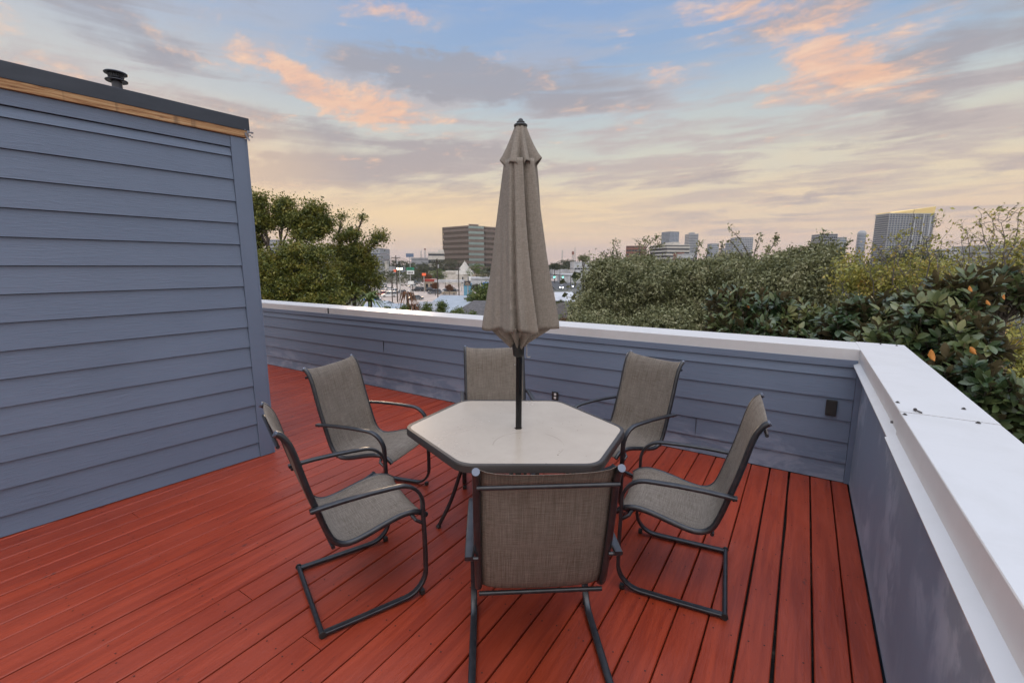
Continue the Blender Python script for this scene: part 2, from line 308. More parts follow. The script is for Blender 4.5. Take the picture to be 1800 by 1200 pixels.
# ------------------------------------------------------------------ mesh helpers
class MB:
    def __init__(s): s.v = []; s.f = []; s.m = []; s.mi = 0
    def add(s, vs, fs, mi=None):
        o = len(s.v); s.v += [tuple(x) for x in vs]; s.f += [tuple(i + o for i in f) for f in fs]; s.m += [s.mi if mi is None else mi] * len(fs)
        return s
    def box(s, x0, y0, z0, x1, y1, z1, mi=None):
        return s.add([(x0, y0, z0), (x1, y0, z0), (x1, y1, z0), (x0, y1, z0), (x0, y0, z1), (x1, y0, z1), (x1, y1, z1), (x0, y1, z1)],
                     [(3, 2, 1, 0), (4, 5, 6, 7), (0, 1, 5, 4), (1, 2, 6, 5), (2, 3, 7, 6), (3, 0, 4, 7)], mi)
    def cbox(s, c, size, rz=0, mi=None, bev=0):
        w, d_, h = [q / 2 for q in size]; ca, sa = math.cos(rz), math.sin(rz)
        R = lambda x, y, z: (c[0] + x * ca - y * sa, c[1] + x * sa + y * ca, c[2] + z)
        return s.add([R(-w, -d_, -h), R(w, -d_, -h), R(w, d_, -h), R(-w, d_, -h), R(-w, -d_, h), R(w, -d_, h), R(w, d_, h), R(-w, d_, h)],
                     [(3, 2, 1, 0), (4, 5, 6, 7), (0, 1, 5, 4), (1, 2, 6, 5), (2, 3, 7, 6), (3, 0, 4, 7)], mi)
    def prism(s, poly, z0, z1, mi=None):               # poly: xy counter-clockwise
        n = len(poly)
        return s.add([(x, y, z0) for x, y in poly] + [(x, y, z1) for x, y in poly],
                     [tuple(range(n - 1, -1, -1)), tuple(range(n, 2 * n))] + [(i, (i + 1) % n, n + (i + 1) % n, n + i) for i in range(n)], mi)
    def extr(s, prof, a, b, axis, mi=None):            # profile extruded along x ('x': (y,z)) or y ('y': (x,z))
        n = len(prof)
        if axis == 'x': vs = [(a, y, z) for y, z in prof] + [(b, y, z) for y, z in prof]
        else: vs = [(x, a, z) for x, z in prof] + [(x, b, z) for x, z in prof]
        return s.add(vs, [tuple(range(n)), tuple(range(2 * n - 1, n - 1, -1))] + [((i + 1) % n, i, n + i, n + (i + 1) % n) for i in range(n)], mi)
    def tube(s, pts, r, seg=8, mi=None, cap=True, flat=None, side=None):
        """sweep; r number or list; flat=(w,t): rectangular-oval section, w along `side`"""
        pts = [Vector(p) for p in pts]; n = len(pts)
        rs = r if isinstance(r, (list, tuple)) else [r] * n
        vs = []; prev = None
        for i, p in enumerate(pts):
            t = (pts[min(i + 1, n - 1)] - pts[max(i - 1, 0)]).normalized()
            if side is not None: a = Vector(side).normalized()
            else:
                a = prev if prev is not None else (Vector((0, 0, 1)) if abs(t.z) < .9 else Vector((1, 0, 0)))
            a = (a - t * a.dot(t)).normalized(); b = t.cross(a); prev = a
            for k in range(seg):
                an = 2 * math.pi * (k + .5) / seg
                if flat:
                    ca, sa = math.cos(an), math.sin(an); e = .35
                    x = math.copysign(abs(ca) ** e, ca) * flat[0] / 2; y = math.copysign(abs(sa) ** e, sa) * flat[1] / 2
                    vs.append(p + a * x + b * y)
                else: vs.append(p + (a * math.cos(an) + b * math.sin(an)) * rs[i])
        fs = [(i * seg + k, i * seg + (k + 1) % seg, (i + 1) * seg + (k + 1) % seg, (i + 1) * seg + k) for i in range(n - 1) for k in range(seg)]
        if cap: fs += [tuple(range(seg - 1, -1, -1)), tuple((n - 1) * seg + k for k in range(seg))]
        return s.add(vs, fs, mi)
    def lathe(s, prof, c=(0, 0, 0), seg=24, mi=None):  # prof: (r,z)
        n = len(prof); vs = [(c[0] + r * math.cos(2 * math.pi * k / seg), c[1] + r * math.sin(2 * math.pi * k / seg), c[2] + z) for r, z in prof for k in range(seg)]
        fs = [(i * seg + k, i * seg + (k + 1) % seg, (i + 1) * seg + (k + 1) % seg, (i + 1) * seg + k) for i in range(n - 1) for k in range(seg)]
        fs += [tuple(range(seg - 1, -1, -1)), tuple((n - 1) * seg + k for k in range(seg))]
        return s.add(vs, fs, mi)
    def build(s, name, mats, parent=None, smooth=False, bevel=0, loc=None, angle=40):
        me = bpy.data.meshes.new(name); me.from_pydata(s.v, [], s.f); me.update()
        for m_ in (mats if isinstance(mats, (list, tuple)) else [mats]): me.materials.append(M[m_] if isinstance(m_, str) else m_)
        if any(s.m): me.polygons.foreach_set('material_index', s.m)
        bm = bmesh.new(); bm.from_mesh(me); bmesh.ops.recalc_face_normals(bm, faces=bm.faces)
        if bevel: bmesh.ops.bevel(bm, geom=[e for e in bm.edges if len(e.link_faces) == 2 and e.calc_face_angle(0) > .5], offset=bevel, segments=2, profile=.6, affect='EDGES')
        bm.to_mesh(me); bm.free()
        if smooth:
            me.polygons.foreach_set('use_smooth', [True] * len(me.polygons))
            me.set_sharp_from_angle(angle=rad(angle))
        o = bpy.data.objects.new(name, me); C.objects.link(o)
        if parent: o.parent = parent
        if loc is not None: o.location = loc
        return o
def tag(o, label=None, cat=None, group=None, kind=None):
    if label: o['label'] = label
    if cat: o['category'] = cat
    if group: o['group'] = group
    if kind: o['kind'] = kind
    return o
def thing(name, label, cat, loc=(0, 0, 0), rz=0, group=None):
    o = bpy.data.objects.new(name, None); C.objects.link(o); o.location = loc; o.rotation_euler = (0, 0, rz)
    o.empty_display_size = .1
    return tag(o, label, cat, group)
def copy_tree(o, parent=None):
    c = o.copy(); C.objects.link(c)
    if parent: c.parent = parent
    for ch in list(o.children): copy_tree(ch, c)
    return c
def arc(c, r, a0, a1, n=8):
    return [(c[0] + r * math.cos(rad(a0 + (a1 - a0) * i / n)), c[1] + r * math.sin(rad(a0 + (a1 - a0) * i / n))) for i in range(n + 1)]
def smoothpath(pts, n=6):                               # Catmull-Rom through 2-D/3-D points
    out = []; pts = [Vector(p) for p in pts]
    for i in range(len(pts) - 1):
        p0, p1, p2, p3 = pts[max(i - 1, 0)], pts[i], pts[i + 1], pts[min(i + 2, len(pts) - 1)]
        for k in range(n):
            t = k / n
            out.append(.5 * ((2 * p1) + (p2 - p0) * t + (2 * p0 - 5 * p1 + 4 * p2 - p3) * t * t + (3 * p1 - p0 - 3 * p2 + p3) * t ** 3))
    out.append(pts[-1]); return out

# ------------------------------------------------------------------ deck
XW = .431; YB = 4.32                                    # inner faces of the right and back parapets
PITCHB = .1448
def bx_left(y): return -4.06 + .088 * (y - 2.15)         # face of the stair building
deck = MB(); nails = MB(); random.seed(3)
edges = [XW - .004, .316, .176, .029, -.117, -.258, -.402]
while edges[-1] > -9.6: edges.append(edges[-1] - PITCHB + random.uniform(-.0015, .0015))
for i in range(len(edges) - 1):
    gap = {1: .007, 2: .011, 3: .018, 4: .005, 5: .007}.get(i, random.uniform(.0055, .0095)); gl = gap * random.uniform(.4, 1.0)
    x1, x0 = edges[i] - gap / 2, edges[i + 1] + gap / 2
    segs = [-2.2, 4.312]
    if x0 < -4.0: segs = [-2.2, 4.312]
    dz = random.uniform(-.0012, .0012); b = .004
    N = 14
    sl_ = random.uniform(-.002, .002)
    wob_ = [random.uniform(-.0016, .0016) for _ in range(N + 1)]
    if i == 2: wob_ = [random.uniform(-.0045, .003) for _ in range(N + 1)]
    ys = [segs[0] + (segs[1] - segs[0]) * k / N for k in range(N + 1)]
    vs = []; fs = []
    for k, y in enumerate(ys):
        w = wob_[k]
        prof = [(x0 + w, -.032), (x0 + w, -b), (x0 + b + w, 0), ((x0 + x1) / 2, .0006), (x1 - b, 0), (x1, -b), (x1, -.032)]
        vs += [(px, y, pz + dz) for px, pz in prof]
    jt = random.choice([None, None, 3, 7, 9, 11, None]) if i > 4 else None
    if jt:                                               # butt joint: pull the two ends 3 mm apart
        base_n = len(vs); vs += [(px, py + .0035, pz) for px, py, pz in vs[jt * 7: jt * 7 + 7]]
        fs += [tuple(jt * 7 + j for j in range(7)), tuple(base_n + j for j in range(6, -1, -1))]
    for k in range(N):
        if jt and k == jt:
            for j in range(6): fs.append((base_n + j, base_n + j + 1, (k + 1) * 7 + j + 1, (k + 1) * 7 + j))
            continue
        for j in range(6): fs.append((k * 7 + j, k * 7 + j + 1, (k + 1) * 7 + j + 1, (k + 1) * 7 + j))
    fs += [tuple(range(6, -1, -1)), tuple(N * 7 + j for j in range(7))]
    deck.add(vs, fs, 0)
    y = -1.9
    while y < 4.3:
        for sx in (x0 + .030, x1 - .030):
            if random.random() < .85:
                cx, cy = sx + random.uniform(-.006, .006), y + random.uniform(-.012, .012)
                deck.add([(cx + .0042 * math.cos(a * math.pi / 3), cy + .0042 * math.sin(a * math.pi / 3), dz + .0016) for a in range(6)], [tuple(range(6))], 1)
        y += .406
dk = deck.build('deck_boards', ['deck', 'nail']); tag(dk, kind='structure'); dk['label'] = 'red painted deck boards with dark gaps'
sub = MB().box(-9.9, -2.2, -.20, XW + .02, 4.33, -.075).build('deck_substrate', 'under'); tag(sub, kind='structure')

# ------------------------------------------------------------------ lap siding helper
def laps_plane(mb, P0, P1, zs, out, lap=.017, top=.003):
    """boards between two ground points, zs = descending list of bottom edges incl. the top; out = outward normal"""
    P0 = Vector(P0); P1 = Vector(P1); o = Vector(out)
    for zt, zb in zip(zs[:-1], zs[1:]):
        b = [P0 + o * top, P1 + o * top, P1 + o * lap, P0 + o * lap]
        zt -= .004
        f = [Vector((b[0].x, b[0].y, zt)), Vector((b[1].x, b[1].y, zt)), Vector((b[2].x, b[2].y, zb)), Vector((b[3].x, b[3].y, zb))]
        k = [Vector((P1.x, P1.y, zb)) - o * .004, Vector((P0.x, P0.y, zb)) - o * .004, Vector((P1.x, P1.y, zt)) - o * .004, Vector((P0.x, P0.y, zt)) - o * .004]
        mb.add([*f, *k], [(0, 1, 2, 3), (3, 2, 4, 5), (1, 6, 4, 2), (0, 3, 5, 7), (0, 7, 6, 1)])

# stair building (left)
d2 = Vector((.088, 1, 0)).normalized(); nrm = Vector((d2.y, -d2.x, 0))
Pc = Vector((-4.06, 2.184, 0)); Pn = Pc - d2 * 4.2; back_l = Pc - nrm * 2.6 ; 
bld = thing('stair_building', 'blue grey clapboard building with dark roof edge over bare wood strip, filling the left', 'building', loc=(0, 0, 0))
w = MB(); q0 = Pc - nrm * .02; q1 = Pn - nrm * .02
core = [(q1.x, q1.y), (q0.x - d2.x * .02, q0.y - d2.y * .02), ((q0 - nrm * 3.2 - d2 * .02).x, (q0 - nrm * 3.2 - d2 * .02).y), ((q1 - nrm * 3.2).x, (q1 - nrm * 3.2).y)]
w.prism(core[::-1], -.07, 2.74)
w.build('wall_core', 'black', bld)
w = MB(); zs = [2.762, 2.672, 2.602] + [2.405 + .0 - .1757 * k + .02 for k in range(0, 14)] + [.012]
zs = [2.762, 2.676, 2.606] + [2.424 - .1757 * k for k in range(14)] + [.006]
# frieze board (flat, prouder) then laps
laps_plane(w, Pn, Pc - d2 * .112, zs[1:], nrm)
w.build('siding', 'siding_y', bld)
fb = MB(); a = Pn + nrm * .002; b = Pc - d2 * .112 + nrm * .002
fb.prism([(a.x, a.y), ((a + nrm * .016).x, (a + nrm * .016).y), ((b + nrm * .016).x, (b + nrm * .016).y), (b.x, b.y)], 2.678, 2.764)
fb.build('frieze_board', 'siding_y', bld)
ct = MB(); a = Pc - d2 * .110; 
ct.prism([((a - nrm * .004).x, (a - nrm * .004).y), ((a + nrm * .024).x, (a + nrm * .024).y), ((Pc + nrm * .024).x, (Pc + nrm * .024).y), ((Pc - nrm * .004).x, (Pc - nrm * .004).y)][::1], .004, 2.764)
ct.build('corner_trim', 'trim', bld, bevel=.002)
ct = MB(); a = Pc + d2 * .001
ct.prism([((a - nrm * .1).x, (a - nrm * .1).y), ((a + nrm * .020).x, (a + nrm * .020).y), ((a + nrm * .020 + d2 * .02).x, (a + nrm * .020 + d2 * .02).y), ((a - nrm * .1 + d2 * .02).x, (a - nrm * .1 + d2 * .02).y)], .004, 2.762)
ct.build('corner_trim', 'trim', bld, bevel=.002)
wf = MB(); a = Pn + nrm * .001; b = Pc + nrm * .001 + d2 * .03
wf.prism([(a.x, a.y), ((a + nrm * .036).x, (a + nrm * .036).y), ((b + nrm * .036).x, (b + nrm * .036).y), (b.x, b.y)], 2.768, 2.86)
wf.build('wood_fascia', 'wood', bld, bevel=.003)
wf = MB()
e0, e1 = Pn + nrm * .040, Pc + nrm * .040 + d2 * .04
e2, e3 = e1 - nrm * 3.3, e0 - nrm * 3.3
wf.prism([(p.x, p.y) for p in (e0, e1, e2, e3)][::-1], 2.823, 2.925)
wf.build('roof_flashing', 'flashing', bld, bevel=.004)
cl = MB()                                               # torn caulk and foil at the roof corner
for k in range(16):
    c = Pc + nrm * (.045 + random.uniform(-.01, .01)) + d2 * random.uniform(-.0, .055)
    cl.cbox((c.x, c.y, random.uniform(2.752, 2.835)), (random.uniform(.004, .016), random.uniform(.004, .02), random.uniform(.005, .022)), random.uniform(0, 3))
cl.build('torn_caulk', 'greywood', bld)
vc = P(205, 143, 6.1)
vp = MB().lathe([(.058, 2.9), (.058, vc.z + .02)], (vc.x, vc.y, 0), 24).build('vent_pipe', 'frame', bld, smooth=True)
M['ventgrey'] = mat('vent_metal', (.06, .062, .072), .4, .5)
vp.data.materials[0] = M['ventgrey']
v = MB(); z0 = vc.z
v.lathe([(.06, z0 + .0), (.12, z0 - .006), (.125, z0 + .002), (.122, z0 + .008), (.06, z0 + .022)], (vc.x, vc.y, 0), 28)
v.lathe([(.06, z0 + .022), (.085, z0 + .03), (.088, z0 + .036), (.06, z0 + .04)], (vc.x, vc.y, 0), 28)
for k in range(22):
    a = 2 * math.pi * k / 22
    v.tube([(vc.x + .078 * math.cos(a), vc.y + .078 * math.sin(a), z0 + .03), (vc.x + .088 * math.cos(a), vc.y + .088 * math.sin(a), z0 + .085)], .0055, 5)
v.lathe([(.055, z0 + .03), (.055, z0 + .085)], (vc.x, vc.y, 0), 20)
v.lathe([(.095, z0 + .082), (.125, z0 + .086), (.130, z0 + .096), (.118, z0 + .108), (.07, z0 + .120), (.0001, z0 + .124)], (vc.x, vc.y, 0), 28)
v.build('vent_cap', M['ventgrey'], bld, smooth=True)

# parapets
ZC = 1.085
bp = thing('back_parapet', 'long blue grey clapboard parapet with white metal coping behind the table', 'parapet wall')
pc = MB().box(-9.9, YB + .024, -.6, XW + .03, YB + .30, 1.02).build('wall_core', 'black', bp)
s_ = MB(); laps_plane(s_, (-9.9, YB + .012, 0), (XW - .034, YB + .012, 0), [.940, .862, .687, .512, .337, .162, .004], (0, -1, 0), lap=.015); s_.build('siding', 'siding_back', bp)
MB().box(-9.9, YB - .006, .942, XW - .034, YB + .0135, 1.0).build('frieze_board', 'siding_back', bp)
bc = MB(); bc.extr([(4.333, .968), (4.328, .960), (4.318, .954), (4.318, 1.086), (4.320, 1.088), (4.750, 1.084), (4.752, 1.082), (4.752, .93), (4.70, .93), (4.70, 1.02), (4.36, 1.02)][::-1], -9.9, .70, 'x')
bcap = bc.build('coping', 'cap', bp)
cvr = MB().box(-2.236, YB - .012, .268, -2.160, YB - .0, .362); cvr = cvr.build('outlet_box', 'black', bp, bevel=.004)
for zz in (.335, .296): MB().box(-2.209, YB - .0165, zz - .013, -2.182, YB - .0122, zz + .013).build('socket', 'white_pl', cvr, bevel=.003)
MB().box(.225, YB - .026, .542, .298, YB - .0, .668).build('outlet_cover', 'black', bp, bevel=.005)
for (jx, jz0, jz1) in ((-.74, .162, .330), (-4.9, .513, .681)): MB().box(jx, YB - .0045, jz0 + .004, jx + .0022, YB + .006, jz1).build('butt_joint', 'black', bp)
for xs_ in (-6.1,): MB().box(xs_, YB + .0005 - .003, .950, xs_ + .03, YB - .0025 + .0, 1.084).build('coping_joint', 'cap', bp)

rp = thing('right_parapet', 'nearer parapet wall with worn blue grey face and wide white coping running along the right', 'parapet wall')
MB().box(XW + .014, -2.4, -.6, XW + .26, YB + .013, 1.02).build('wall_core', 'trim', rp)
s_ = MB(); laps_plane(s_, (XW + .012, YB - .03, 0), (XW + .012, -2.4, 0), [.985, .004], (-1, 0, 0), lap=.010, top=.006)
s_.build('panel', 'siding_right', rp)
MB().box(XW - .032, YB - .022, .004, XW + .010, YB + .012, .938).build('corner_trim', 'trim', rp, bevel=.002)
# coping in two lengths that meet at a lapped joint
def cop(y0, y1, dx, dz):
    m_ = MB(); m_.extr([(.372 + dx, .952), (.369 + dx, .962 + dz), (.406 + dx, .982 + dz), (.400, 1.083 + dz), (.402, 1.0865 + dz), (.716, 1.0855 + dz), (.718, 1.083 + dz), (.718, .93), (.70, .93), (.70, 1.02), (.42, 1.02), (.42, .968)], y0, y1, 'y')
    return m_
cop(2.545, 4.7515, 0, .0026).build('coping', 'cap', rp)
cop(-2.4, 2.543, -.008, 0).build('coping', 'cap', rp)
for (sx, sy) in ((.413, 2.70), (.412, 2.50), (.646, 2.735), (.646, 2.525), (.66, 4.68), (.56, 4.69)):
    z = 1.087 + (.0026 if sy > 2.54 else 0); m_ = MB()
    m_.lathe([(.0085, z), (.0085, z + .0015), (.005, z + .002), (.005, z + .006), (.0001, z + .0066)], (sx, sy, 0), 10); m_.build('screw', 'bolt', rp)
m_ = MB(); m_.tube([(.392, 2.60, 1.02), (.383, 2.60, 1.02)], .006, 8); m_.build('screw', 'bolt', rp)
bo = thing('loose_bolt', 'small rusty bolt lying loose on the white coping at the joint', 'bolt', (.458, 2.578, 1.0955))
bo.rotation_euler = (0, 0, rad(-62))
MB().tube([(0, 0, 0), (.034, 0, -.002)], .0034, 8).build('shank', 'bolt', bo, smooth=True)
MB().tube([(-.006, 0, .001), (.001, 0, 0)], .0070, 6).build('head', 'bolt', bo)
blk = MB().cbox((0, 0, .02), (.16, .09, .04), rad(20)).build('wood_block', 'greywood', bevel=.004, loc=(-7.08, 3.72, .001)); tag(blk, 'small grey block lying on the red deck past the building corner', 'block')

# ------------------------------------------------------------------ patio table
TC = (-1.44, 2.31)
tv_ = [(-2.04, 1.946), (-2.094, 2.59), (-1.484, 2.971), (-.868, 2.66), (-.803, 2.078), (-1.396, 1.698)]
tv = [(TC[0] + (x - TC[0]) * 1.018, TC[1] + (y - TC[1]) * 1.018) for x, y in tv_]
def rounded(poly, r, inset=0, n=6):
    out = []; m_ = len(poly); c = Vector((sum(p[0] for p in poly) / m_, sum(p[1] for p in poly) / m_))
    pp = [Vector(p) for p in poly]; pp = [c + (p - c) * (1 - inset / (p - c).length * 1.1) for p in pp]
    for i in range(m_):
        a, b, d_ = pp[i - 1], pp[i], pp[(i + 1) % m_]
        u = (a - b).normalized(); v_ = (d_ - b).normalized()
        A, B = b + u * r, b + v_ * r
        for k in range(n + 1):
            t = k / n; out.append(tuple((1 - t) ** 2 * A + 2 * t * (1 - t) * b + t * t * B))
    return out
table = thing('patio_table', 'hexagonal patio table with beige top and dark metal rim around the umbrella pole', 'table', (TC[0], TC[1], 0))
loc = [(x - TC[0], y - TC[1]) for x, y in tv][::-1]
# order must be counter-clockwise
ar = sum(loc[i][0] * loc[(i + 1) % 6][1] - loc[(i + 1) % 6][0] * loc[i][1] for i in range(6))
if ar < 0: loc = loc[::-1]
outer = rounded(loc, .075); inner = rounded(loc, .070, .024)
n = len(outer); m_ = MB()
mid = rounded(loc, .074, .004)
rings = [(outer, .680), (outer, .716), (mid, .7225), (inner, .7225), (inner, .680)]
vs = [(x, y, z) for r_, z in rings for x, y in r_]
fs = [(i * n + k, i * n + (k + 1) % n, ((i + 1) % 5) * n + (k + 1) % n, ((i + 1) % 5) * n + k) for i in range(5) for k in range(n)]
m_.add(vs, fs); m_.build('rim', 'rimm', table, smooth=True, angle=30)
inner2 = rounded(loc, .070, .0235)
# top plate with a hole for the pole
hn = n; hole = []
m_ = MB()
angs = [math.atan2(y, x) for x, y in inner2]
hole = [(.0255 * math.cos(a), .0255 * math.sin(a)) for a in angs]
hole_c = (-1.431 - TC[0], 2.309 - TC[1]); hole = [(x + hole_c[0], y + hole_c[1]) for x, y in hole]
vs = [(x, y, .7205) for x, y in inner2] + [(x, y, .7205) for x, y in hole] + [(x, y, .7145) for x, y in hole] + [(x, y, .7145) for x, y in inner2]
fs = [(i * n + k, i * n + (k + 1) % n, ((i + 1) % 4) * n + (k + 1) % n, ((i + 1) % 4) * n + k) for i in range(4) for k in range(n)]
m_.add(vs, fs); m_.build('tabletop', 'tabletop', table)
for a in (205, 296, 25, 114):
    ra = rad(a); rf = .525 if a == 205 else .47
    pr = [(.30, .70), (.31, .60), (.335, .50), (.375, .38), (.44, .19), (rf, .012)]
    pts = smoothpath([(r * math.cos(ra), r * math.sin(ra), z) for r, z in pr], 5)
    lg = MB().tube(pts, .0125, 10).build('leg', 'frame', table, smooth=True)
    MB().lathe([(.016, .001), (.017, .014), (.013, .02)], (rf * math.cos(ra), rf * math.sin(ra), 0), 12).build('foot_pad', 'black', lg, smooth=True)
rr = MB(); rr.tube([(.30 * math.cos(t * math.pi / 12), .30 * math.sin(t * math.pi / 12), .682) for t in range(25)], .010, 8, cap=False); rr.build('support_ring', 'frame', table, smooth=True)

# ------------------------------------------------------------------ umbrella
ux, uy = -1.431, 2.309
um = thing('patio_umbrella', 'closed taupe patio umbrella standing up through the middle of the table', 'umbrella', (ux, uy, 0))
MB().tube([(0, 0, .012), (.004, .003, 1.35), (.008, .006, 2.45)], .0190, 20).build('pole', 'pole', um, smooth=True)
bs = MB().lathe([(.20, .002), (.20, .03), (.17, .045), (.05, .06), (.032, .075), (.032, .22), (.026, .225)], (0, 0, 0), 32).build('base', 'black', um, smooth=True)
hs = MB().lathe([(.024, 1.176), (.031, 1.182), (.034, 1.20), (.040, 1.262), (.040, 1.285), (.028, 1.30)], (0, 0, 0), 24).build('crank_housing', 'black', um, smooth=True)
cr = MB(); cx_, cy_ = rt.x, rt.y
cr.tube([(.045 * cx_, .045 * cy_, 1.252), (.049 * cx_, .049 * cy_, 1.250), (.050 * cx_, .050 * cy_, 1.243), (.051 * cx_, .051 * cy_, 1.178), (.054 * cx_, .054 * cy_, 1.173), (.074 * cx_, .074 * cy_, 1.173)], .0036, 8)
cr.tube([(.03 * cx_, .03 * cy_, 1.252), (.046 * cx_, .046 * cy_, 1.252)], .006, 8)
cr.build('crank_handle', 'silver', hs, smooth=True)
MB().cbox((-.021 * cx_, -.021 * cy_, 1.125), (.004, .004, .006)).build('pin', 'silver', um)
random.seed(11)
NF = 8
def foldr(th, sharp, ph, amp):                          # lobed cross-section of a folded canopy
    u = ((th + ph) / (2 * math.pi) * NF) % 1.0
    k = abs(2 * u - 1)                                   # 1 on a rib, 0 between
    return (1 - amp) + amp * (k ** sharp)
SEG = 192; lay = 46
lob = [random.uniform(.86, 1.12) for _ in range(NF)]; lobz = [random.uniform(-.028, .028) for _ in range(NF)]
def lobe_i(th, ph): return ((th + ph) / (2 * math.pi) * NF + .5) % NF
def lobv(arr, th, ph):
    x = lobe_i(th, ph); i = int(x); f = x - i; s3 = f
    return arr[i]
def lobs(arr, th, ph):                                   # smooth between ribs (rib at integer+.5)
    x = (th + ph) / (2 * math.pi) * NF; i = math.floor(x); f = x - i; f = f * f * (3 - 2 * f)
    return arr[i % NF] * (1 - f) + arr[(i + 1) % NF] * f
PH = rad(14)
CAMA = math.atan2(-uy, -ux)                              # direction from the pole to the camera
LOB = [(-84, .95), (-62, .76), (-42, .69), (-22, .76), (-7, .90), (0, .64), (8, .88), (20, .80), (34, .95), (43, .30), (58, .66), (78, 1.08), (100, .45), (132, .95), (160, .42), (190, .95), (218, .42), (246, .92), (262, .50)]
LOBV = [(-84, 1.02), (-55, .56), (-34, .92), (-14, .90), (2, .50), (16, .95), (30, .88), (44, .50), (72, 1.08), (104, .5), (134, 1), (164, .5), (196, 1), (226, .5), (250, .92), (264, .6)]
def lobe_shape(a, LOB=LOB):                                       # a in degrees, 0 = towards the camera, positive to the camera's right
    a = (a + 84) % 360 - 84; pts_ = LOB + [(276, LOB[0][1])]
    for i in range(len(pts_) - 1):
        if pts_[i][0] <= a <= pts_[i + 1][0]:
            f = (a - pts_[i][0]) / (pts_[i + 1][0] - pts_[i][0]); f = f * .6 + .4 * f * f * (3 - 2 * f)
            return pts_[i][1] * (1 - f) + pts_[i + 1][1] * f
    return .9
cv = MB(); vs = []
prof = [(0, 2.305, .108), (.1, 2.21, .121), (.3, 2.02, .143), (.55, 1.78, .172), (.8, 1.53, .205), (.95, 1.40, .222), (1.0, 1.355, .227)]
def interp(t, idx):
    for a, b in zip(prof[:-1], prof[1:]):
        if t <= b[0] + 1e-9:
            f = (t - a[0]) / (b[0] - a[0]); return a[idx] + (b[idx] - a[idx]) * f
    return prof[-1][idx]
for i in range(lay + 1):
    t = i / lay; z = interp(t, 1); R = interp(t, 2)
    for k in range(SEG):
        th = 2 * math.pi * k / SEG
        dg = math.degrees(th - CAMA) + 30 * (1 - t) ** 1.3 + 4 * math.sin(3.2 * t + th)
        am = .42 + .58 * t ** .8
        fr = (1 - am) * .86 + am * lobe_shape(dg)
        fr *= 1 + .022 * math.sin(5.1 * th + 7 * t) * t + .012 * math.sin(13 * th - 11 * t)
        lz = lobe_shape(dg)
        zz = z + t ** 8 * (-.022 * (1 - lz) + .006 * math.sin(3 * th) + .008 * math.sin(7 * th + 2))
        r = R * fr
        vs.append((r * math.cos(th) + .006 * (1 - t), r * math.sin(th) + .004 * (1 - t), zz))
fs = [(i * SEG + k, i * SEG + (k + 1) % SEG, (i + 1) * SEG + (k + 1) % SEG, (i + 1) * SEG + k) for i in range(lay) for k in range(SEG)]
cv.add(vs, fs)
can = cv.build('canopy', 'canopy', um, smooth=True, angle=60)
so_ = can.modifiers.new('thick', 'SOLIDIFY'); so_.thickness = .002
pl = MB(); vs = []                                       # pleats tucked in under the hem
LP = 16
for i in range(LP + 1):
    t = i / LP; z = 1.372 - .112 * t; R = .205 - .152 * t ** 1.25
    for k in range(SEG):
        th = 2 * math.pi * k / SEG
        ls = lobe_shape(math.degrees(th - CAMA)); ls = ls * (1 - t) + .85 * t
        fr = ls * (1 - (.10 + .30 * t) * (.5 + .5 * math.sin(11 * th + 1.5 * math.sin(2 * th)))) 
        vs.append((R * fr * math.cos(th), R * fr * math.sin(th), z + t * (.022 * math.sin(11 * th + 1.5 * math.sin(2 * th)) + .012 * math.sin(3 * th + .5))))
pl.add(vs, [(i * SEG + k, i * SEG + (k + 1) % SEG, (i + 1) * SEG + (k + 1) % SEG, (i + 1) * SEG + k) for i in range(LP) for k in range(SEG)])
plo = pl.build('tucked_pleats', 'canopy', can, smooth=True, angle=60)
so_ = plo.modifiers.new('thick', 'SOLIDIFY'); so_.thickness = .002
vt = MB(); vs = []; LV = 20                              # wind vent tier
for i in range(LV + 1):
    t = i / LV; z = 2.490 - .205 * t; R = .033 + .074 * t
    for k in range(SEG):
        th = 2 * math.pi * k / SEG
        dg = math.degrees(th - CAMA) + 8 - 8 * t
        am = .22 + .68 * t
        lz = lobe_shape(dg, LOBV)
        fr = (1 - am) * .88 + am * lz
        zz = z + t ** 3 * (-.034 * (1 - lz) / .5 + .014 * max(0, lz - .7) / .3 + .008 * math.sin(2 * th + 1))
        vs.append((R * fr * 1.12 * math.cos(th) + .008, R * fr * 1.12 * math.sin(th) + .006, zz))
vt.add(vs, [(i * SEG + k, i * SEG + (k + 1) % SEG, (i + 1) * SEG + (k + 1) % SEG, (i + 1) * SEG + k) for i in range(LV) for k in range(SEG)])
vto = vt.build('wind_vent', 'canopy', um, smooth=True, angle=60)
so_ = vto.modifiers.new('thick', 'SOLIDIFY'); so_.thickness = .002
MB().lathe([(.030, 2.484), (.038, 2.490), (.038, 2.498), (.030, 2.504), (.022, 2.506), (.023, 2.514), (.014, 2.520), (.013, 2.526), (.006, 2.532), (.0001, 2.533)], (.008, .006, 0), 24).build('finial', 'black', um, smooth=True)

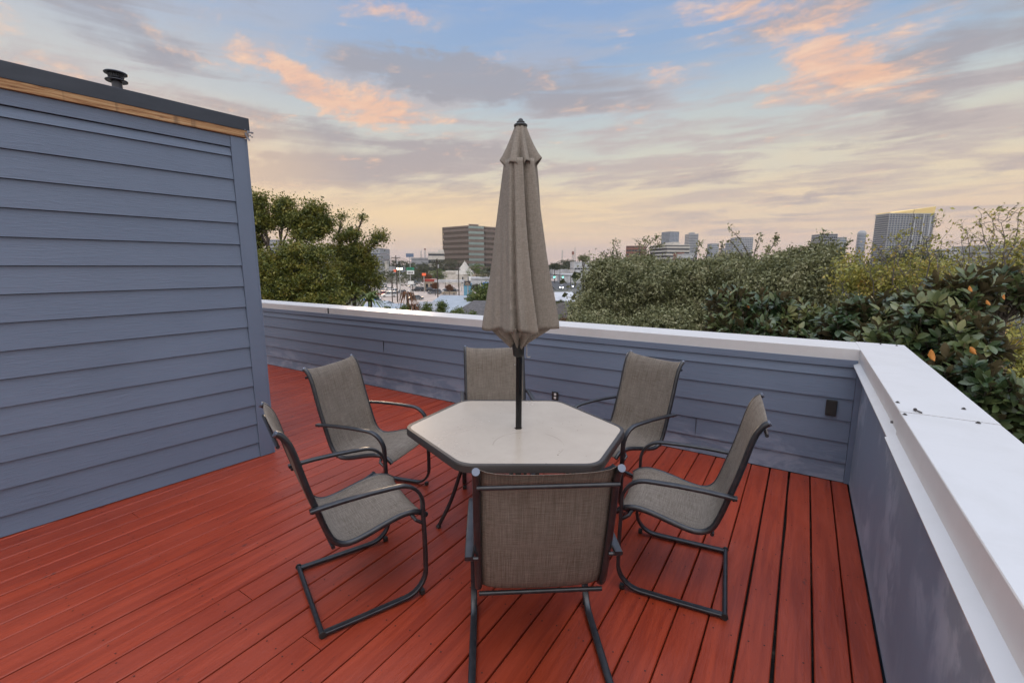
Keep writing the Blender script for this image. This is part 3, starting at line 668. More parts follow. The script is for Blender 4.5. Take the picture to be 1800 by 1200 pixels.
# ------------------------------------------------------------------ chairs
def side_path():
    p = [(0, .016), (.12, .015), (.26, .015), (.40, .016)]
    p += arc((.405, .136), .12, -88, 0, 8)
    p += [(.526, .22), (.524, .34), (.520, .44)]
    p += arc((.390, .508), .130, 2, 84, 9)
    p += [(.36, .640), (.25, .644), (.12, .643), (.0, .637), (-.015, .636)]
    return p
rail2 = smoothpath([(-.118, 1.012), (-.098, .998), (-.072, .955), (-.050, .885), (-.030, .80), (-.004, .70), (.026, .60), (.052, .515), (.078, .452), (.112, .418), (.160, .406), (.230, .416), (.320, .440), (.400, .458), (.465, .462), (.515, .448), (.552, .420)], 3)
def make_chair():
    t = thing('patio_chair', 'x', 'chair', (0, 0, 0), 0, 'sling patio chairs round the table')
    # local axes: x forward (d), y to the left
    for s in (-1, 1):
        y = .285 * s
        fr_ = MB().tube([(a, y, b) for a, b in side_path()], 0, 12, flat=(.032, .017), side=(0, 1, 0)).build('side_frame', 'frame', t, smooth=True, angle=50)
        MB().cbox((.500, y, .014), (.024, .026, .026)).build('foot_glide', 'black', fr_, bevel=.003)
        ra_ = MB().tube([(p[0], .252 * s, p[1]) for p in rail2], .0145, 10).build('side_rail', 'frame', t, smooth=True)
        MB().tube([(-.1165, .252 * s, 1.0115), (-.124, .252 * s, 1.0165)], .0140, 12).build('end_cap', 'endcap', ra_)
        MB().tube([(-.001, .285 * s, .6265), (-.001, .25 * s, .6265)], .008, 8).build('arm_bracket', 'frame', t)
        MB().tube([(.518, .285 * s, .40), (.480, .283 * s, .43), (.468, .252 * s, .447)], .009, 8).build('spring_bracket', 'frame', t, smooth=True)
    sg = MB(); vs = []; NW = 16
    for i, p in enumerate(rail2[1:]):
        tt = i / (len(rail2) - 2)
        for k in range(NW + 1):
            u = k / NW * 2 - 1
            a = rail2[min(i + 2, len(rail2) - 1)]; b = rail2[i]
            tx, tz = a[0] - b[0], a[1] - b[1]; L = math.hypot(tx, tz); nx, nz = tz / L, -tx / L   # pointing away from the sitter
            edge = 1 if abs(u) > .999 else 0
            sag = .010 * (1 - u * u) - .0150 * max(0, abs(u) - .93) / .07 * 0
            lift = -.0138 if abs(u) > .86 else 0.0
            sgn = 1 if nx < 0 or nz < 0 else -1
            vs.append((p[0] + nx * 0 , .247 * u, p[1]))
            # offset towards the sitter at the rails (wraps over them), sagging in the middle
            off = .0150 * (abs(u) ** 8) - .004 - sag
            nxs, nzs = (-nx, -nz) if nx < 0 else (nx, nz)
            if nzs < 0 and abs(nzs) > abs(nxs): nxs, nzs = -nxs, -nzs
            vs[-1] = (p[0] + nxs * off, .247 * u, p[1] + nzs * off)
    nr = len(rail2) - 1
    sg.add(vs, [(i * (NW + 1) + k, i * (NW + 1) + k + 1, (i + 1) * (NW + 1) + k + 1, (i + 1) * (NW + 1) + k) for i in range(nr - 1) for k in range(NW)])
    so = sg.build('sling', 'sling', t, smooth=True, angle=80)
    md = so.modifiers.new('thick', 'SOLIDIFY'); md.thickness = .002; md.offset = 0
    MB().tube([(-.114, -.25, .952), (-.114, .25, .952)], .0085, 10).build('back_crossbar', 'frame', t, smooth=True)
    MB().tube([(.080, -.25, .408), (.080, .25, .408)], .0095, 10).build('seat_crossbar', 'frame', t, smooth=True)
    MB().tube([(.485, -.25, .425), (.485, .25, .425)], .0095, 10).build('seat_crossbar', 'frame', t, smooth=True)
    cb_ = MB().tube([(-.004, -.295, .018), (-.004, .295, .018)], .0125, 12).build('floor_crossbar', 'frame', t, smooth=True)
    for s in (-1, 1): MB().tube([(-.004, .292 * s, .018), (-.004, .302 * s, .018)], .0165, 12).build('cap', 'black', cb_)
    return t
random.seed(5)
specs = [(-2.027, 1.219, 67.2, 'sling chair nearest the building corner, left front of the table, seen side on'),
         (-2.808, 2.085, 14.2, 'sling chair left behind the table, facing right with the whole woven seat showing'),
         (-2.199, 3.165, -50.5, 'sling chair behind the umbrella pole, only its back showing over the tabletop'),
         (-.990, 3.459, -114.1, 'sling chair right behind the table, leaning back before the parapet siding'),
         (-.231, 2.529, -172.6, 'sling chair right of the table, facing left with its sled base in full view'),
         (-.748, 1.396, 126.0, 'sling chair nearest the camera with its woven back turned to us')]
ch0 = make_chair()
for i, (x, y, a, lb) in enumerate(specs):
    c = ch0 if i == 0 else copy_tree(ch0)
    c.location = (x, y, .002); c.rotation_euler = (0, 0, rad(a)); c['label'] = lb; c['group'] = 'sling patio chairs round the table'; c['category'] = 'chair'
    c.name = 'patio_chair' if i == 0 else 'patio_chair.%03d' % i
    if i == 5:                                           # this one's sprung seat rocks forward a little
        for o in c.children:
            if o.name.split('.')[0] in ('sling', 'side_rail', 'back_crossbar', 'seat_crossbar'):
                pv = Vector((.5, 0, .44)); an = rad(1.1)
                o.matrix_parent_inverse = Matrix.Identity(4)
                o.matrix_local = Matrix.Translation(pv) @ Matrix.Rotation(an, 4, 'Y') @ Matrix.Translation(-pv)

# ================================================================== beyond the deck
ZG = -8.0
rng = np.random.default_rng(12)
M['ground'] = mat('ground_mix', var=lambda q, oc: q.mix(q.mapr(q.noise(oc, .035, 6, .6), .42, .58), q.mix(q.mapr(q.noise(oc, .4, 4), .4, .6), (.045, .055, .026), (.085, .080, .05)), (.16, .15, .135)), rough=.95)
M['asphalt'] = mat('asphalt', var=noisy((.055, .055, .056), (.085, .083, .08), .6, 6), rough=.9)
M['concrete'] = mat('parking_concrete', var=noisy((.42, .33, .27), (.55, .45, .38), .25, 6), rough=.9)
M['line'] = mat('road_paint', (.75, .74, .7), .7)
M['roofwhite'] = mat('white_roof', var=noisy((.44, .44, .45), (.60, .60, .60), .5, 5), rough=.7)
M['roofmetal'] = mat('pale_metal_roof', var=noisy((.28, .31, .34), (.40, .43, .46), .8, 5, (1, 6, 1)), rough=.5)
M['shingle'] = mat('dark_shingles', var=noisy((.07, .063, .06), (.14, .125, .12), 5, 6), rough=.9)
M['stucco'] = mat('pale_stucco', var=noisy((.50, .46, .40), (.62, .58, .52), .8, 4), rough=.85)
M['tan'] = mat('tan_wall', var=noisy((.38, .30, .22), (.48, .40, .31), .8, 4), rough=.85)
M['brick'] = mat('red_brick', var=noisy((.22, .09, .06), (.30, .13, .09), 1.5, 4), rough=.85)
M['redroof'] = mat('red_roof', (.35, .05, .035), .6)
M['bluewall'] = mat('blue_wall', (.05, .16, .42), .6)
M['cyanwall'] = mat('light_blue_wall', (.12, .30, .42), .6)
M['brown_span'] = mat('brown_granite_band', var=noisy((.17, .125, .10), (.22, .165, .135), .5, 4), rough=.6)
M['glassb'] = mat('bronze_glass', (.10, .085, .07), .12, .6)
M['glassd'] = mat('dark_glass', (.035, .04, .05), .08, .3, spec=.8)
M['glassg'] = mat('green_glass', (.22, .27, .25), .12, .7)
M['glassblue'] = mat('blue_glass', (.16, .20, .26), .15, .6)
M['towerwall'] = mat('tower_concrete', var=noisy((.36, .34, .32), (.44, .42, .40), .3, 3), rough=.7)
M['greybuild'] = mat('grey_facade', var=noisy((.30, .30, .31), (.38, .38, .38), .3, 3), rough=.7)
M['gold'] = mat('gold_crown_glow', (.92, .68, .28), .4, .2, emit=(1, .70, .28, .12))  # slight emission stands in for lamplight falling on the crown
M['woodpole'] = mat('utility_pole_wood', var=noisy((.05, .038, .03), (.09, .07, .055), 3, 4, (3, 3, 1)), rough=.9)
M['steel'] = mat('galvanised_steel', (.42, .42, .41), .5, .5)
M['lamp_w'] = mat('lamp_lit', (1, .9, .7), .5, emit=(1, .86, .55, 20))
M['lamp_c'] = mat('headlamp_lit', (1, 1, 1), .5, emit=(1, .95, .82, 70))
M['lamp_p'] = mat('pink_lamp_lit', (1, .8, .8), .5, emit=(1, .62, .58, 5))
M['lamp_g'] = mat('green_light_lit', (.1, 1, .6), .5, emit=(.10, 1, .62, 7))
M['win_warm'] = mat('warm_lit_window', (1, .75, .4), .5, emit=(1, .66, .30, 1.1))
M['signgreen'] = mat('green_sign', (.02, .22, .12), .5)
M['signwhite'] = mat('white_sign', (.72, .72, .70), .5, emit=(1, 1, 1, .06))
M['signdark'] = mat('dark_sign', (.04, .03, .03), .5)
M['signblue'] = mat('blue_grey_sign', (.12, .17, .26), .5)
M['signred'] = mat('orange_red_sign', (.6, .10, .04), .5, emit=(1, .16, .05, .45))
M['yellow'] = mat('yellow_vinyl', (.62, .60, .05), .5)
M['tyre'] = mat('tyre_rubber', (.015, .015, .016), .8)
for nm, c in (('white', (.72, .72, .72)), ('silver', (.42, .43, .45)), ('black', (.02, .021, .025)), ('blue', (.04, .22, .55)), ('grey', (.12, .13, .145)), ('red', (.35, .03, .03)), ('tanc', (.38, .32, .24))):
    M['car_' + nm] = mat('car_paint_' + nm, c, .28, .2, coat=.6)

# ground, car park, road
gm = MB(); R0 = 4000
ring = [0, 60, 200, 600, 2000, R0]
gm.add([(-R0, -R0, 0), (R0, -R0, 0), (R0, R0, 0), (-R0, R0, 0)], [(0, 1, 2, 3)])
gr = gm.build('ground', 'ground', loc=(0, 0, ZG)); tag(gr, kind='structure')
def poly_px(name, pts, m_, dz, kind='structure'):
    q = [G(x, y, ZG + dz) for x, y in pts]
    o = MB().add(q, [tuple(range(len(q)))]).build(name, m_); tag(o, kind=kind); return o
poly_px('parking_lot', [(640, 534), (640, 501), (752, 495), (830, 500), (850, 540), (800, 560)], 'concrete', .004)
poly_px('road', [(540, 500), (540, 494), (760, 483), (1090, 487), (1090, 503), (960, 511), (770, 492)], 'asphalt', .008)
poly_px('parking_lot', [(960, 494), (1040, 491), (1040, 489), (960, 490)], 'concrete', .012)
poly_px('road', [(960, 533), (960, 521), (1050, 508), (1060, 512)], 'asphalt', .012)
rm = MB()
for k in range(9):
    a, b = G(700 + k * 9, 509 - k * .3, ZG + .012), G(702 + k * 9, 514 - k * .3, ZG + .012)
    dv = (b - a).normalized(); n_ = Vector((-dv.y, dv.x, 0)) * .08
    rm.add([a - n_, b - n_, b + n_, a + n_], [(0, 1, 2, 3)])
tag(rm.build('bay_marking', 'line'), kind='structure')

# ---------------- foliage
def leafmesh(centres, size, aspect=.5, up_bias=.9, fold=0.0, normals=None):
    """numpy: one bent leaf (2 quads would be costly; a kite of 2 triangles) per centre"""
    n = len(centres)
    ax = rng.normal(size=(n, 3)); ax /= np.linalg.norm(ax, axis=1)[:, None]
    nn = rng.normal(size=(n, 3)); nn[:, 2] += up_bias
    if normals is not None: nn += normals * .8
    nn -= ax * (nn * ax).sum(1)[:, None]; nn /= np.linalg.norm(nn, axis=1)[:, None] + 1e-9
    sd_ = np.cross(ax, nn)
    s = size * rng.uniform(.6, 1.3, n)[:, None]
    a = centres - ax * s * .5; b = centres + sd_ * s * aspect * .5 + nn * s * .06; c = centres + ax * s * .5 - nn * s * .08; d_ = centres - sd_ * s * aspect * .5 + nn * s * .06
    v = np.stack([a, b, c, d_], 1).reshape(-1, 3)
    f = np.arange(4 * n).reshape(-1, 4)
    return v, f
def np_object(name, v, f, m_, parent=None, smooth=False):
    me = bpy.data.meshes.new(name); me.vertices.add(len(v)); me.vertices.foreach_set('co', np.asarray(v, np.float32).ravel())
    k = f.shape[1]; me.loops.add(f.size); me.loops.foreach_set('vertex_index', f.ravel().astype(np.int32))
    me.polygons.add(len(f)); me.polygons.foreach_set('loop_start', np.arange(0, f.size, k, dtype=np.int32))
    me.polygons.foreach_set('loop_total', np.full(len(f), k, np.int32)); me.update(calc_edges=True); me.validate()
    me.materials.append(M[m_])
    o = bpy.data.objects.new(name, me); C.objects.link(o)
    if parent: o.parent = parent
    return o
def clump_points(blobs, nclump, per, crad, shell=.55):
    """points in tufts spread through blobs (centre, radii)"""
    vol = np.array([b[1][0] * b[1][1] * b[1][2] for b in blobs]) ** .75; vol /= vol.sum()
    out = []
    for (c, r), w_ in zip(blobs, vol):
        k = max(3, int(nclump * w_))
        dr = rng.normal(size=(k, 3)); dr /= np.linalg.norm(dr, axis=1)[:, None]
        rr = (shell + (1 - shell) * rng.random(k) ** .6) * rng.uniform(.82, 1.12, k)
        cc = np.array(c) + dr * rr[:, None] * np.array(r)
        pts = cc[:, None, :] + rng.normal(size=(k, per, 3)) * crad * rng.uniform(.5, 1.3, (k, 1, 1)) * np.array([1, 1, .7])
        out.append(pts.reshape(-1, 3))
    return np.concatenate(out)
def branch(mb, a, b, r0, r1, jit=.08, seg=7, n=6):
    a, b = Vector(a), Vector(b); L = (b - a).length; pts = []
    for i in range(n + 1):
        t = i / n; p = a.lerp(b, t); p += Vector((random.uniform(-1, 1), random.uniform(-1, 1), random.uniform(-.5, .8))) * L * jit * math.sin(math.pi * t)
        pts.append(p)
    mb.tube(pts, [r0 + (r1 - r0) * i / n for i in range(n + 1)], seg); return pts
def tree(name, label, blobs, nclump, per, crad, lsize, lm='leaf_far', bark='bark', group=None, cat='tree', aspect=.5, twigs=0, base=None, tr=None, shell=.5, extra=None):
    cs = [Vector(b[0]) for b in blobs]; c = sum(cs, Vector()) / len(cs)
    bx, by = base if base else (c.x, c.y)
    top = max(b[0][2] + b[1][2] for b in blobs); h = top - ZG
    t = thing(name, label, cat, (bx, by, ZG), 0, group)
    o = Vector((bx, by, ZG)); rel = [((Vector(b[0]) - o), b[1]) for b in blobs]
    tm = MB(); tr = tr or max(.10, h * .022); low = min(r[0].z - r[1][2] * .4 for r in rel); low = max(low, h * .25)
    fork = Vector((0, 0, low * .8))
    branch(tm, (0, 0, -.05), fork, tr, tr * .75, .03, 9)
    for (p, r) in rel:
        m1 = fork.lerp(p, .5) + Vector((0, 0, .08 * h)) * .3
        branch(tm, fork - Vector((0, 0, .1)), m1, tr * .5, tr * .32, .08)
        branch(tm, m1, p, tr * .32, tr * .14, .08)
        for k in range(4 + twigs):
            dv = Vector((random.uniform(-1, 1), random.uniform(-1, 1), random.uniform(-.3, 1))).normalized()
            e = p + Vector((dv.x * r[0], dv.y * r[1], dv.z * r[2])) * random.uniform(.6, .95)
            branch(tm, m1.lerp(p, random.uniform(.3, 1)), e, tr * .12, tr * .03, .1, 5, 4)
    tm.build('trunk', bark, t, smooth=True)
    pts = clump_points([(tuple(p), r) for p, r in rel], nclump, per, crad, shell)
    if extra is not None: pts = np.concatenate([pts, extra - np.array(o)])
    v, f = leafmesh(pts, lsize, aspect)
    np_object('crown', v, f, lm, t)
    return t
def B(x, y, dep, rx, ry, rd=None):                       # blob from its outline in the picture at a real depth
    s = dep / F; c = P(x, y, dep)
    return (tuple(c), (rx * s, (rd if rd else rx) * s, ry * s))
def sprig(pts2, dep, nleaf, spread=.10):                 # a leafy shoot that stands out of a crown
    out = []; p3 = [P(x, y, dep) for x, y in pts2]; sm = smoothpath(p3, 6)
    for k in range(nleaf):
        t = rng.random() ** .8; p = sm[min(int(t * (len(sm) - 1)), len(sm) - 1)]
        out.append(np.array(p) + rng.normal(size=3) * spread)
    return np.array(out), sm

# left group of trees
D1 = 26
tree('broadleaf_tree', 'tall olive green tree beside the building corner, its trunk forking against the sky', [
    B(448, 372, D1, 22, 24), B(440, 425, D1, 22, 30), B(452, 350, D1, 14, 9), B(462, 392, D1, 20, 14), B(500, 366, D1, 19, 18), B(528, 386, D1, 24, 15), B(556, 368, D1, 16, 14), B(566, 396, D1, 18, 18), B(540, 408, D1, 28, 13), B(508, 394, D1, 14, 8), B(496, 382, D1, 14, 12)],
    360, 80, .24, .15, 'leaf_left', tr=.20, shell=.35, base=(P(488, 500, D1).x, P(488, 500, D1).y), group='trees left behind the parapet')
D2 = 23
tree('broadleaf_tree', 'dense bushy tree low in front of the tall olive tree behind the parapet', [
    B(460, 470, D2, 28, 28), B(514, 442, D2, 24, 16), B(560, 446, D2, 24, 18), B(500, 470, D2, 36, 20), B(500, 508, D2, 46, 26), B(556, 488, D2, 34, 26), B(455, 520, D2, 30, 26), B(560, 530, D2, 44, 18), B(510, 540, D2, 56, 18)],
    640, 80, .24, .14, 'leaf_left', tr=.22, shell=.4, group='trees left behind the parapet')
D3 = 29
e1, _ = sprig([(608, 430), (615, 395), (632, 372)], D3, 120, .30)
e2, _ = sprig([(600, 400), (590, 378)], D3, 90, .28)
e3, _ = sprig([(640, 450), (655, 420), (672, 412)], D3, 150, .34)
tree('broadleaf_tree', 'rightmost of the left trees, loose crown with thin upper shoots beside the utility poles', [
    B(600, 416, D3, 14, 9), B(622, 412, D3, 18, 10), B(600, 380, D3, 8, 5), B(636, 386, D3, 6, 8), B(590, 444, D3, 20, 14), B(628, 440, D3, 26, 13), B(666, 416, D3, 12, 11), B(655, 430, D3, 8, 8), B(612, 470, D3, 34, 22),
    B(650, 462, D3, 14, 14), B(664, 492, D3, 8, 14), B(640, 486, D3, 18, 18), B(606, 505, D3, 30, 18), B(640, 508, D3, 16, 9)],
    430, 60, .23, .15, 'leaf_left', tr=.2, base=(P(585, 500, D3).x, P(585, 500, D3).y), twigs=2, shell=.3, group='trees left behind the parapet', extra=np.concatenate([e1, e2, e3]))

def fronds(name, label, c, n, L, w_, lm, droop=.5, up0=.9, cat='plant', trunk=0.0, group=None):
    t = thing(name, label, cat, (c.x, c.y, ZG), 0, group); zc = c.z - ZG
    vs = []; 
    for k in range(n):
        a = rng.uniform(0, 2 * math.pi); u = rng.uniform(-.2, 1) * up0; l = L * rng.uniform(.7, 1.1)
        d0 = np.array([math.cos(a) * math.cos(u), math.sin(a) * math.cos(u), math.sin(u)]); sd_ = np.array([-math.sin(a), math.cos(a), 0])
        mid_, end = d0 * l * .5, d0 * l + np.array([0, 0, -droop * l * rng.uniform(.5, 1.1)])
        for (p, q_, wa, wb) in ((np.zeros(3), mid_, .4, 1), (mid_, end, 1, .05)):
            vs += [p - sd_ * w_ * wa, p + sd_ * w_ * wa, q_ + sd_ * w_ * wb, q_ - sd_ * w_ * wb]
    v = np.array(vs) + np.array([0, 0, zc]); np_object('leaves', v, np.arange(len(v)).reshape(-1, 4), lm, t)
    m_ = MB(); m_.tube([(0, 0, 0), (.05, .03, zc * .5), (0, 0, zc)], [.16, .13, .12], 8); m_.build('trunk', 'bark', t, smooth=True)
    return t
fronds('palm', 'small palm with drooping fans under the left trees at the coping', P(650, 528, 26), 60, 1.3, .07, 'leaf_green', .5, 1.0, 'palm')
fronds('palm', 'second low palm at the coping, nearer the left trees', P(622, 520, 27), 70, 1.3, .07, 'leaf_left', .4, 1.1, 'palm')
fronds('dead_palm', 'brown dried palm standing before the car park', P(716, 516, 40), 46, 1.05, .05, 'leaf_brown', 1.5, .4, 'palm')
fronds('dead_palm', 'lower brown drooping frond clump right of the dried palm', P(727, 538, 38), 46, 1.1, .05, 'leaf_brown', 1.2, .6, 'palm')

# low fresh shrubs just beyond the coping
for i, (x, y, rx, ry, lb) in enumerate([(678, 548, 12, 10, 'small yellow green shrub low beside the palm'), (708, 546, 10, 14, 'fresh green shrub at the foot of the dried palm'), (750, 545, 12, 22, 'tall fresh green shrub right of the dried palm'),
        (775, 540, 9, 18, 'narrow young tree beside the small blue grey house'), (800, 552, 24, 14, 'wide fresh green shrub under the pale metal roof'), (826, 558, 18, 12, 'yellow green shrub nearest the umbrella canopy')]):
    tree('shrub', lb, [B(x, y + 4, 34, rx * .8, ry * .8), B(x + 3, y - 4, 34, rx * .4, ry * .7)], 60, 26, .15, .13, 'leaf_green', tr=.06, group='shrubs beyond the coping', cat='shrub', shell=.2)
tree('broadleaf_tree', 'mid green tree growing against the metal roof left of the umbrella', [B(845, 522, 60, 18, 14), B(835, 530, 60, 16, 10), B(858, 512, 60, 12, 14)], 200, 22, .35, .34, 'leaf_green', group='mid distance trees')

# central oaks
DO = 21
def oak(label, blobs, n, sprigs, base=None):
    ex = []; 
    for pts2, dep, nl in sprigs:
        e, sm = sprig(pts2, dep, nl, .085); ex.append(e)
    t = tree('oak_tree', label, blobs, n, 58, .22, .125, 'leaf_oak', 'barkgrey', 'grey green oaks beyond the back parapet', extra=np.concatenate(ex) if ex else None, aspect=.55, shell=.35, twigs=3, base=base)
    tw = MB(); o = Vector(t.location)
    for pts2, dep, nl in sprigs:
        sm = smoothpath([P(x, y, dep) - o for x, y in pts2], 5); tw.tube(sm, [.028 * (1 - .8 * i / (len(sm) - 1)) for i in range(len(sm))], 5)
    if sprigs: tw.build('shoots', 'barkgrey', t, smooth=True)
    return t
oak('grey green oak just right of the umbrella with leafy shoots rising against the sky', [B(1062, 500, DO, 40, 34), B(1100, 490, DO, 60, 34), B(1070, 545, DO, 66, 36), B(1036, 540, DO - 1, 24, 26), B(1120, 530, DO - 1, 60, 44), B(1130, 470, DO, 40, 18), B(1070, 472, DO, 30, 16), B(1056, 572, DO - 2, 56, 20)], 1500,
    [([(1090, 470), (1085, 445), (1078, 425), (1090, 428)], DO, 70), ([(1075, 450), (1078, 440)], DO, 30), ([(1110, 460), (1125, 435), (1118, 422)], DO, 70), ([(1125, 455), (1140, 430), (1152, 418), (1158, 416)], DO, 90), ([(1130, 450), (1150, 434), (1168, 428)], DO, 80), ([(1120, 450), (1135, 425), (1134, 421)], DO, 50), ([(1040, 475), (1033, 460), (1037, 446)], DO, 45), ([(1060, 470), (1064, 448), (1056, 446)], DO, 45)], base=(P(1080, 560, DO).x, P(1080, 560, DO).y))
DP = 19
oak('broad grey green oak in the middle of the tree line, below the white banded office', [B(1190, 500, DP, 60, 40), B(1250, 490, DP, 60, 32), B(1220, 545, DP, 76, 44), B(1300, 498, DP, 56, 38), B(1290, 466, DP + 1, 44, 15), B(1200, 478, DP + 1, 40, 14), B(1170, 570, DP - 1, 60, 26)], 1900,
    [([(1215, 465), (1225, 440), (1233, 424)], DP, 60), ([(1240, 455), (1246, 436)], DP, 30), ([(1265, 450), (1270, 430), (1267, 424)], DP, 36), ([(1320, 455), (1300, 420), (1280, 400)], DP, 50), ([(1305, 450), (1290, 430), (1281, 421)], DP, 40), ([(1325, 450), (1332, 425), (1338, 412)], DP, 50), ([(1345, 455), (1362, 425), (1364, 416)], DP, 80), ([(1350, 450), (1350, 432)], DP, 60)], base=(P(1240, 600, DP).x, P(1240, 600, DP).y))
DQ = 17
oak('grey green oak left of the yellow foliage, longest shoot beside the flat topped block', [B(1370, 488, DQ, 44, 32), B(1420, 478, DQ, 44, 34), B(1390, 520, DQ, 60, 40), B(1447, 446, DQ, 22, 13), B(1340, 520, DQ, 50, 40), B(1390, 458, DQ + 1, 30, 11)], 1300,
    [([(1440, 450), (1446, 425), (1447, 404)], DQ, 90), ([(1460, 450), (1480, 440), (1496, 418)], DQ, 90), ([(1385, 455), (1388, 438)], DQ, 50), ([(1430, 445), (1431, 423)], DQ, 30), ([(1470, 455), (1500, 450)], DQ, 50), ([(1400, 450), (1408, 438)], DQ, 40)], base=(P(1400, 600, DQ).x, P(1400, 600, DQ).y))

# yellow-green trees with bare twigs
def bare_tree(name, label, base2, dep, top_pts, leaves, dense, lm, group=None, r0=.12, seed=1, spread=.16, lsize=.11):
    random.seed(seed); b = P(base2[0], base2[1], dep); t = thing(name, label, 'tree', (b.x, b.y, ZG), 0, group)
    o = Vector((b.x, b.y, ZG)); m_ = MB(); root = Vector((0, 0, 0)); fork = b - o
    branch(m_, root, fork, r0, r0 * .6, .02, 8); tips = []
    for (x, y) in top_pts:
        e = P(x, y, dep + random.uniform(-1.2, 1.2)) - o
        pts = branch(m_, fork, e, r0 * .38, r0 * .05, .07, 6, 9)
        for k in range(3, len(pts)):
            for rep in range(3):
                dv = Vector((random.uniform(-1, 1), random.uniform(-1, 1), random.uniform(-.1, 1.2))).normalized() * random.uniform(.25, .75) * dep / 14
                sub_ = branch(m_, pts[k], pts[k] + dv, r0 * .075, r0 * .022, .12, 4, 4); tips += sub_[1:]
                for r2 in range(2):
                    d2_ = Vector((random.uniform(-1, 1), random.uniform(-1, 1), random.uniform(-.1, 1.0))).normalized() * random.uniform(.12, .35) * dep / 14
                    s2 = branch(m_, sub_[2 + r2], sub_[2 + r2] + d2_, r0 * .035, r0 * .015, .12, 3, 3); tips += s2[1:]
    m_.build('trunk', 'barkgrey', t, smooth=True)
    tp = np.array([tuple(p) for p in tips]); sel = tp[rng.integers(0, len(tp), leaves)] + rng.normal(size=(leaves, 3)) * spread * .35
    if dense:
        ex = clump_points([(tuple(Vector(c) - o), r) for c, r in dense], dense_n[0], 16, .22, .15); sel = np.concatenate([sel, ex])
    v, f = leafmesh(sel, lsize, .5); np_object('crown', v, f, lm, t)
    return t
dense_n = [420]
bare_tree('maple_tree', 'yellow and orange tinged tree under the tall crowned tower, thin bare twigs showing', (1560, 640), 14, [(1500, 470), (1520, 450), (1545, 440), (1580, 425), (1600, 410), (1625, 420), (1640, 400), (1655, 430), (1600, 450), (1560, 465), (1530, 480), (1480, 500)], 1500, [B(1500, 490, 14, 34, 32), B(1545, 500, 14, 50, 32), B(1600, 480, 15, 44, 26), B(1640, 475, 15, 34, 22), B(1500, 460, 15, 22, 14), B(1580, 510, 14, 40, 26)], 'leaf_yellow', seed=4, spread=.2)
dense_n = [200]
bare_tree('bare_tree', 'half bare tree with a fan of thin twigs rising at the right edge', (1735, 640), 11, [(1690, 425), (1700, 408), (1725, 395), (1745, 385), (1760, 392), (1790, 375), (1805, 400), (1680, 450), (1720, 440), (1770, 430), (1800, 440), (1840, 390)], 1300, [B(1720, 480, 11.5, 50, 24), B(1780, 470, 11, 40, 30), B(1800, 430, 11, 26, 28), B(1830, 470, 11, 40, 40)], 'leaf_yellow', seed=9, spread=.14, r0=.10, lsize=.09)
bare_tree('brown_tree', 'dense dark brown twiggy tree below the crowned tower', (1590, 560), 22, [(1560, 455), (1580, 446), (1600, 444), (1620, 450), (1640, 460)], 900, [B(1600, 462, 22, 44, 16)], 'leaf_far', seed=5, r0=.14, lsize=.14)
dense_n = [500]
bare_tree('young_elm_tree', 'yellow green feathery tree seen low through the magnolia gap at the right edge', (1790, 780), 9, [(1740, 600), (1765, 580), (1790, 570), (1820, 590), (1780, 640), (1750, 660)], 900, [B(1790, 620, 9.5, 50, 44), B(1760, 660, 9.5, 40, 40), B(1810, 680, 9, 40, 60)], 'leaf_yellow', seed=6, r0=.10, lsize=.08)

